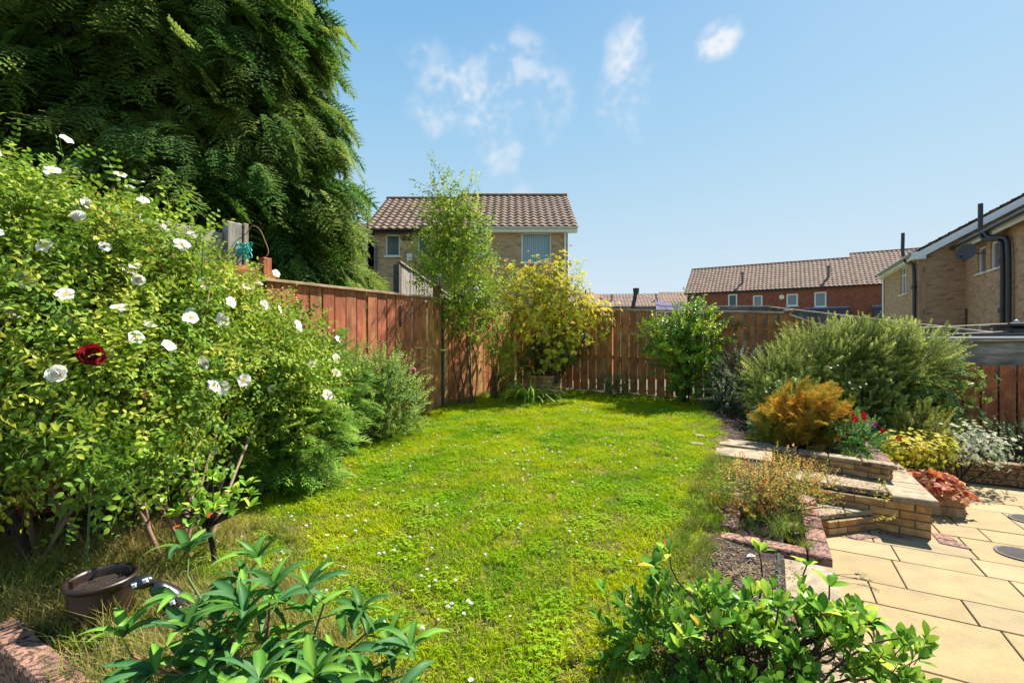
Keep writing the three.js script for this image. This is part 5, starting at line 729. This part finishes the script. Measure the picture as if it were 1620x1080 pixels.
  for (let k = 0; k < 74; k++) { const a = R(0, 6.28), r = Math.sqrt(rnd()) * 0.27, h = 0.2 - r * 0.5 + R(-0.06, 0.05), q = V3(Math.cos(a) * r, h, Math.sin(a) * r); const l = part(he, 'leaf', pick(lobed), pick(hm)); l.applyMatrix4(aim(q, V3(Math.cos(a), R(-1.6, -0.2), Math.sin(a)), R(-0.4, 0.4), R(0.9, 1.5))); }
  for (let k = 0; k < 12; k++) { const a = k * 0.52; part(he, 'stalk', tube([V3(0, 0, 0), V3(Math.cos(a) * 0.08, 0.09, Math.sin(a) * 0.08), V3(Math.cos(a) * 0.17, 0.1, Math.sin(a) * 0.17)], 0.003, 0.002, 4, 6), M.redStem); }
  const cs = shrub('climbing_rose_sprig', 'young leafy rose sprig climbing the sloping part of the end fence', 'plant', V3(3.95, 0.45, -6.6), [[0, 1.15, 0, 0.12, 0.2, 0.1]], 26, roseShoot, M.leaf, { cols: [[0.2, 0.3, 0.04], [0.28, 0.3, 0.05]], deep: 0.7, size: [0.4, 0.7] }, { r: 0.006, per: 2 });
}

// ------------------------------------------------------------------ plants and things near the house
{
  // leaf blades used singly: pointed for the peony, rounded for the rhododendrons
  const blade = (L, W, bend, fold, peak, rib) => { const A = new Acc(); A.leaf(null, L, W, { seg: 7, bend, fold, peak, col: [1, 1, 1], mid: rib }); return A.build(); };
  const pe = thing('peony', 'peony plant with long pointed glossy leaves at the lawn edge', 'plant', onLawn(-0.86, 1.62)), pb = [blade(0.15, 0.034, 0.6, 0.6, 0.4, [2.6, 1.9, 3.2]), blade(0.12, 0.031, 0.3, 0.75, 0.42, [2.4, 1.8, 3]), blade(0.165, 0.035, 0.9, 0.5, 0.38, [2.6, 1.9, 3.2])], pm = [[0.028, 0.1, 0.012], [0.045, 0.15, 0.014], [0.085, 0.22, 0.018], [0.03, 0.11, 0.022]].map((c) => leafMat({ color: C(c), clearcoat: 0.26, clearcoatRoughness: 0.42, specularIntensity: 0.12 }));
  const tops = [[-0.3, 0.46, -0.05], [-0.12, 0.44, -0.12], [0.02, 0.4, 0.0], [-0.02, 0.38, 0.14], [0.2, 0.38, -0.02], [0.36, 0.3, 0.02], [0.5, 0.2, 0.08], [-0.38, 0.28, 0.1], [-0.2, 0.3, 0.18], [0.12, 0.26, 0.22], [0.3, 0.22, 0.2], [-0.1, 0.36, 0.06], [0.42, 0.16, -0.05], [-0.2, 0.2, 0.02], [0.1, 0.18, 0.08]];
  for (const [x, y, z] of tops) {
    const e = V3(x, y, z), b = V3(x * 0.35 + R(-0.04, 0.04), -0.03, z * 0.4 + R(-0.04, 0.04)), st = part(pe, 'stem', tube([b, b.clone().lerp(e, 0.5).add(V3(0, 0.04, 0)), e], 0.006, 0.004, 6, 8), pick([M.greenStem, M.redStem]));
    for (let k = 0; k < 4; k++) {   // compound leaves
      const t = 0.62 + 0.38 * (k / 3), o = b.clone().lerp(e, t), a = k * 2.3 + x * 9, d = V3(Math.cos(a), k === 3 ? 1.2 : R(0.25, 0.7), Math.sin(a)).normalize(), q = o.clone().addScaledVector(d, R(0.04, 0.09)); part(st, 'petiole', tube([o, o.clone().lerp(q, 0.5), q], 0.0025, 0.002, 4, 3), M.greenStem);
      const n = k === 3 ? 8 : 5; for (let j = 0; j < n; j++) { const aa = (j - (n - 1) / 2) * (k === 3 ? 1.05 : 0.62), dd = d.clone().applyAxisAngle(V3(0, 1, 0), aa).add(V3(0, R(-0.25, 0.35), 0)).normalize(); part(pe, 'leaf', pick(pb), pick(pm)).applyMatrix4(aim(q, dd, R(-0.5, 0.5), R(0.8, 1.12))); }
    }
  }
  const rib = [1.5, 1.4, 1.1], rb = [blade(0.06, 0.027, 0.3, 0.25, 0.56, rib), blade(0.054, 0.025, -0.15, 0.35, 0.58, rib), blade(0.064, 0.028, 0.5, 0.2, 0.55, rib)], rm = [[0.06, 0.17, 0.018], [0.11, 0.25, 0.024], [0.19, 0.35, 0.032], [0.32, 0.43, 0.05]].map((c) => leafMat({ color: C(c), clearcoat: 0.18, clearcoatRoughness: 0.25, specularIntensity: 0.15, transmission: 0.3 })), sick = [[0.45, 0.3, 0.03], [0.3, 0.04, 0.02], [0.35, 0.1, 0.03]].map((c) => leafMat({ color: C(c) }));
  const rosette = (g, p, d, s, n, mats, one) => { for (let k = 0; k < n; k++) { const a = (k / n) * 6.283 + R(-0.45, 0.45), el = R(0.35, 1.15), x = V3(0.3, 0.1, 0.95).cross(d).normalize(), y = d.clone().cross(x), dd = d.clone().multiplyScalar(Math.cos(el)).addScaledVector(x, Math.cos(a) * Math.sin(el)).addScaledVector(y, Math.sin(a) * Math.sin(el)); part(g, 'leaf', pick(rb), rnd() < 0.035 ? pick(sick) : pick(mats)).applyMatrix4(aim(p, dd, R(-0.25, 0.25), s * R(0.8, 1.15))); } };
  // front rhododendron: branching stems, whorls of leaves at the tips
  const rh = thing('rhododendron', 'leafy rhododendron with leathery oval leaves overhanging the patio coping', 'shrub', UV(4.4, 6.12, 0.28));
  const twigBark = std(lin(0.2, 0.14, 0.095), { map: soilMap }), tips = []; for (let k = 0; k < 44; k++) { const x = R(-0.52, 0.52), z = R(-0.18, 0.16); tips.push([x, 0.22 - 0.25 * x * x + 0.22 * z + R(-0.07, 0.07), z]); }
  tips.push([0.16, 0.33, -0.32], [0.36, 0.28, -0.3], [0.42, 0.22, -0.24], [-0.36, 0.36, -0.12], [-0.28, 0.38, -0.2], [0.52, 0.1, -0.02]);
  for (const t of tips) { const e = V3(...t), b = V3(e.x * 0.5 + R(-0.1, 0.1), -0.03, e.z * 0.4 + R(-0.06, 0.06)), m1 = b.clone().lerp(e, 0.45).add(V3(R(-0.07, 0.07), R(-0.02, 0.03), R(-0.05, 0.05))); part(rh, 'branch', tube([b, m1, b.clone().lerp(e, 0.8).add(V3(R(-0.03, 0.03), 0.01, R(-0.02, 0.02))), e], 0.006, 0.003, 5, 9), twigBark); const d = e.clone().sub(m1).normalize().add(V3(0, 0.6, 0)).normalize(); rosette(rh, e, d, R(1.0, 1.35), 6, rm); part(rh, 'bud', new THREE.ConeGeometry(0.004, 0.018, 6).translate(0, 0.008, 0), M.redStem, e); }
  const under = shoot({ len: 0.08, n: 5, L: 0.05, W: 0.024, out: 0.7, seg: 5, v: 0.3, peak: 0.58, bend: 0.2, from: 0.5 }); stuffOf(rh, 'inner_leaves', under, leafMat({ clearcoat: 0.16, clearcoatRoughness: 0.25, specularIntensity: 0.12 }), crown([[0.0, 0.08, 0.03, 0.46, 0.17, 0.2], [0.2, 0.07, 0.07, 0.36, 0.13, 0.18], [-0.25, 0.12, 0.0, 0.32, 0.16, 0.2]], 360, { cols: [[0.06, 0.16, 0.02], [0.13, 0.28, 0.03], [0.26, 0.4, 0.04]], deep: 0.6, size: [0.95, 1.35], floor: 0.0 }));
  // little standard rhododendron at the lawn edge
  const ls = thing('young_rhododendron', 'young rhododendron on a single bare stem at the lawn edge behind the peony', 'shrub', onLawn(-1.68, 2.62)); part(ls, 'trunk', tube([V3(0.02, -0.03, 0), V3(0.0, 0.1, 0), V3(-0.03, 0.22, 0)], 0.016, 0.011, 8, 8), M.bark);
  for (let k = 0; k < 26; k++) { const a = k * 2.4, r = 0.25 * Math.sqrt(k / 26), e = V3(Math.cos(a) * r, 0.42 - 2.4 * r * r + R(-0.08, 0.1), Math.sin(a) * r * 0.8); part(ls, 'branch', tube([V3(-0.03, 0.2, 0), V3(e.x * 0.5, 0.27, e.z * 0.5), e], 0.006, 0.003, 5, 6), M.bark); rosette(ls, e, V3(e.x, 0.35, e.z).normalize(), 1.2, 6, rm); }
  // dark glazed pot
  const pot = thing('glazed_pot', 'dark brown glazed round pot with ringed sides in the rough grass', 'pot', onLawn(-1.86, 2.12).add(V3(0, 0.0, 0))), pp = [[0.0, 0], [0.092, 0], [0.105, 0.02], [0.118, 0.09], [0.12, 0.13], [0.116, 0.138], [0.121, 0.146], [0.117, 0.154], [0.123, 0.163], [0.119, 0.171], [0.126, 0.182], [0.134, 0.19], [0.138, 0.2], [0.132, 0.208], [0.12, 0.206], [0.114, 0.196], [0.108, 0.15]].map((q) => new THREE.Vector2(...q));
  const glaze2 = new THREE.MeshPhysicalMaterial({ color: lin(0.022, 0.011, 0.008), roughness: 0.35, clearcoat: 0.4, clearcoatRoughness: 0.3, side: THREE.DoubleSide, bumpMap: mottleBump, bumpScale: 0.001 }); part(pot, 'body', new THREE.LatheGeometry(pp, 48), glaze2); part(pot, 'compost', new THREE.CircleGeometry(0.112, 28).rotateX(-Math.PI / 2).translate(0, 0.165, 0), M.soil);
  for (let k = 0; k < 6; k++) part(pot, 'leaf_motif', new THREE.SphereGeometry(0.012, 8, 6).scale(1, 2, 0.3), std(lin(0.1, 0.045, 0.02), { roughness: 0.4 }), V3(Math.sin(-0.3 + k * 0.22) * 0.112, 0.06 + 0.012 * (k % 2), Math.cos(-0.3 + k * 0.22) * 0.112), [0, -0.3 + k * 0.22, (k - 2.5) * 0.5]);
  // checked black and white bird ornament beside it
  const orn = thing('bird_ornament', 'small black and white bird ornament leaning beside the glazed pot', 'ornament', onLawn(-1.58, 2.08), 0.3), blk = new THREE.MeshPhysicalMaterial({ color: lin(0.012, 0.011, 0.014), roughness: 0.3, clearcoat: 0.6 }), wht = std(lin(0.6, 0.66, 0.72), { roughness: 0.4 });
  part(orn, 'body', new THREE.LatheGeometry([[0.001, -0.11], [0.03, -0.1], [0.046, -0.05], [0.048, 0], [0.036, 0.06], [0.024, 0.09], [0.001, 0.095]].map((q) => new THREE.Vector2(...q)), 20).rotateZ(0.75), blk, V3(0.05, 0.12, 0));
  part(orn, 'head', new THREE.SphereGeometry(0.036, 18, 14).scale(1.35, 0.85, 0.9), blk, V3(-0.055, 0.205, 0)); part(orn, 'beak', new THREE.ConeGeometry(0.014, 0.05, 10).rotateZ(Math.PI / 2 + 0.2), blk, V3(-0.115, 0.2, 0));
  for (const [x, y, z, s] of [[-0.07, 0.197, 0.029, 0.013], [-0.03, 0.212, 0.029, 0.013], [0.02, 0.165, 0.03, 0.012], [0.05, 0.14, 0.04, 0.014], [0.075, 0.105, 0.042, 0.014], [0.03, 0.12, 0.042, 0.012], [0.1, 0.075, 0.036, 0.012], [0.06, 0.07, 0.04, 0.012]]) part(orn, 'white_patch', cbox(s * 1.5, s * 1.5, 0.012, 0.004), wht, V3(x, y, z), [0, 0, 0.3]); part(orn, 'foot', new THREE.SphereGeometry(0.03, 12, 8).scale(1.3, 0.5, 1), std(lin(0.2, 0.4, 0.38), { roughness: 0.4 }), V3(0.13, 0.01, 0.0));
  // plastic ring and plant tie on the soil
  const ring = solo('plastic_ring', new THREE.TorusGeometry(0.017, 0.0028, 8, 24).rotateX(-1.35), M.white, 'small white plastic ring lying on the bare soil', 'ring'); ring.position.copy(UV(4.25, 5.2, groundY(4.25, 5.2) + 0.006));
  const tie = solo('plant_label', tube([V3(0, 0, 0), V3(0.02, 0.012, -0.01), V3(0.045, 0.008, 0.004), V3(0.03, 0.012, 0.016), V3(0.005, 0.008, 0.012), V3(0.03, 0.006, -0.012)], 0.0035, 0.003, 5, 30), M.white, 'twisted white plastic plant tie on the bare soil', 'plant tie'); tie.position.copy(UV(4.31, 5.1, groundY(4.31, 5.1) + 0.004));
  // litter on the beds
  const chip = (() => { const A = new Acc(); for (let k = 0; k < 40; k++) A.leaf(aim(V3(R(-0.12, 0.12), R(0.002, 0.02), R(-0.12, 0.12)), V3(R(-1, 1), R(-0.2, 0.3), R(-1, 1))), R(0.01, 0.04), R(0.004, 0.012), { seg: 2, bend: 0.3, col: tint(0.45) }); return A.build(); })(), ll = [];
  for (let k = 0; k < 460; k++) { const z = rnd(), u = z < 0.4 ? R(4.02, 4.46) : z < 0.7 ? R(0.0, 2.6) : R(3.7, 5.25), v = z < 0.4 ? R(4.95, 7.3) : z < 0.7 ? R(6.2, 7.3) : R(0.1, 2.6), q = UV(u, v, groundY(u, v)); ll.push({ m: new THREE.Matrix4().compose(q, new THREE.Quaternion().setFromAxisAngle(V3(0, 1, 0), R(0, 6.28)), V3(1, 1, 1)), c: C(mixC([0.16, 0.11, 0.07], [0.36, 0.28, 0.18], rnd())) }); }
  const lt = stuffOf(scene, 'litter', chip, M.matt, ll); lt.userData.label = 'bark chips and dead leaves on the beds';
  // slab by the pegs on the side fence: hooks and wire
  const hk = thing('fence_hook', 'black iron hook bracket with a stay wire on the sunlit fence', 'bracket', UV(0.03, 3.3, 1.75), Math.PI / 2 + TURN); part(hk, 'plate', cbox(0.025, 0.3, 0.012, 0.003), M.black); part(hk, 'wire', tube([V3(0.0, 0.05, 0.02), V3(0.25, 0.22, 0.03), V3(0.5, 0.38, 0.02)], 0.006, 0.006, 5, 12), M.black); part(hk, 'knob', new THREE.SphereGeometry(0.018, 10, 8), M.white, V3(0.5, 0.38, 0.02));
}
console.log('done');
renderer.render(scene, camera);
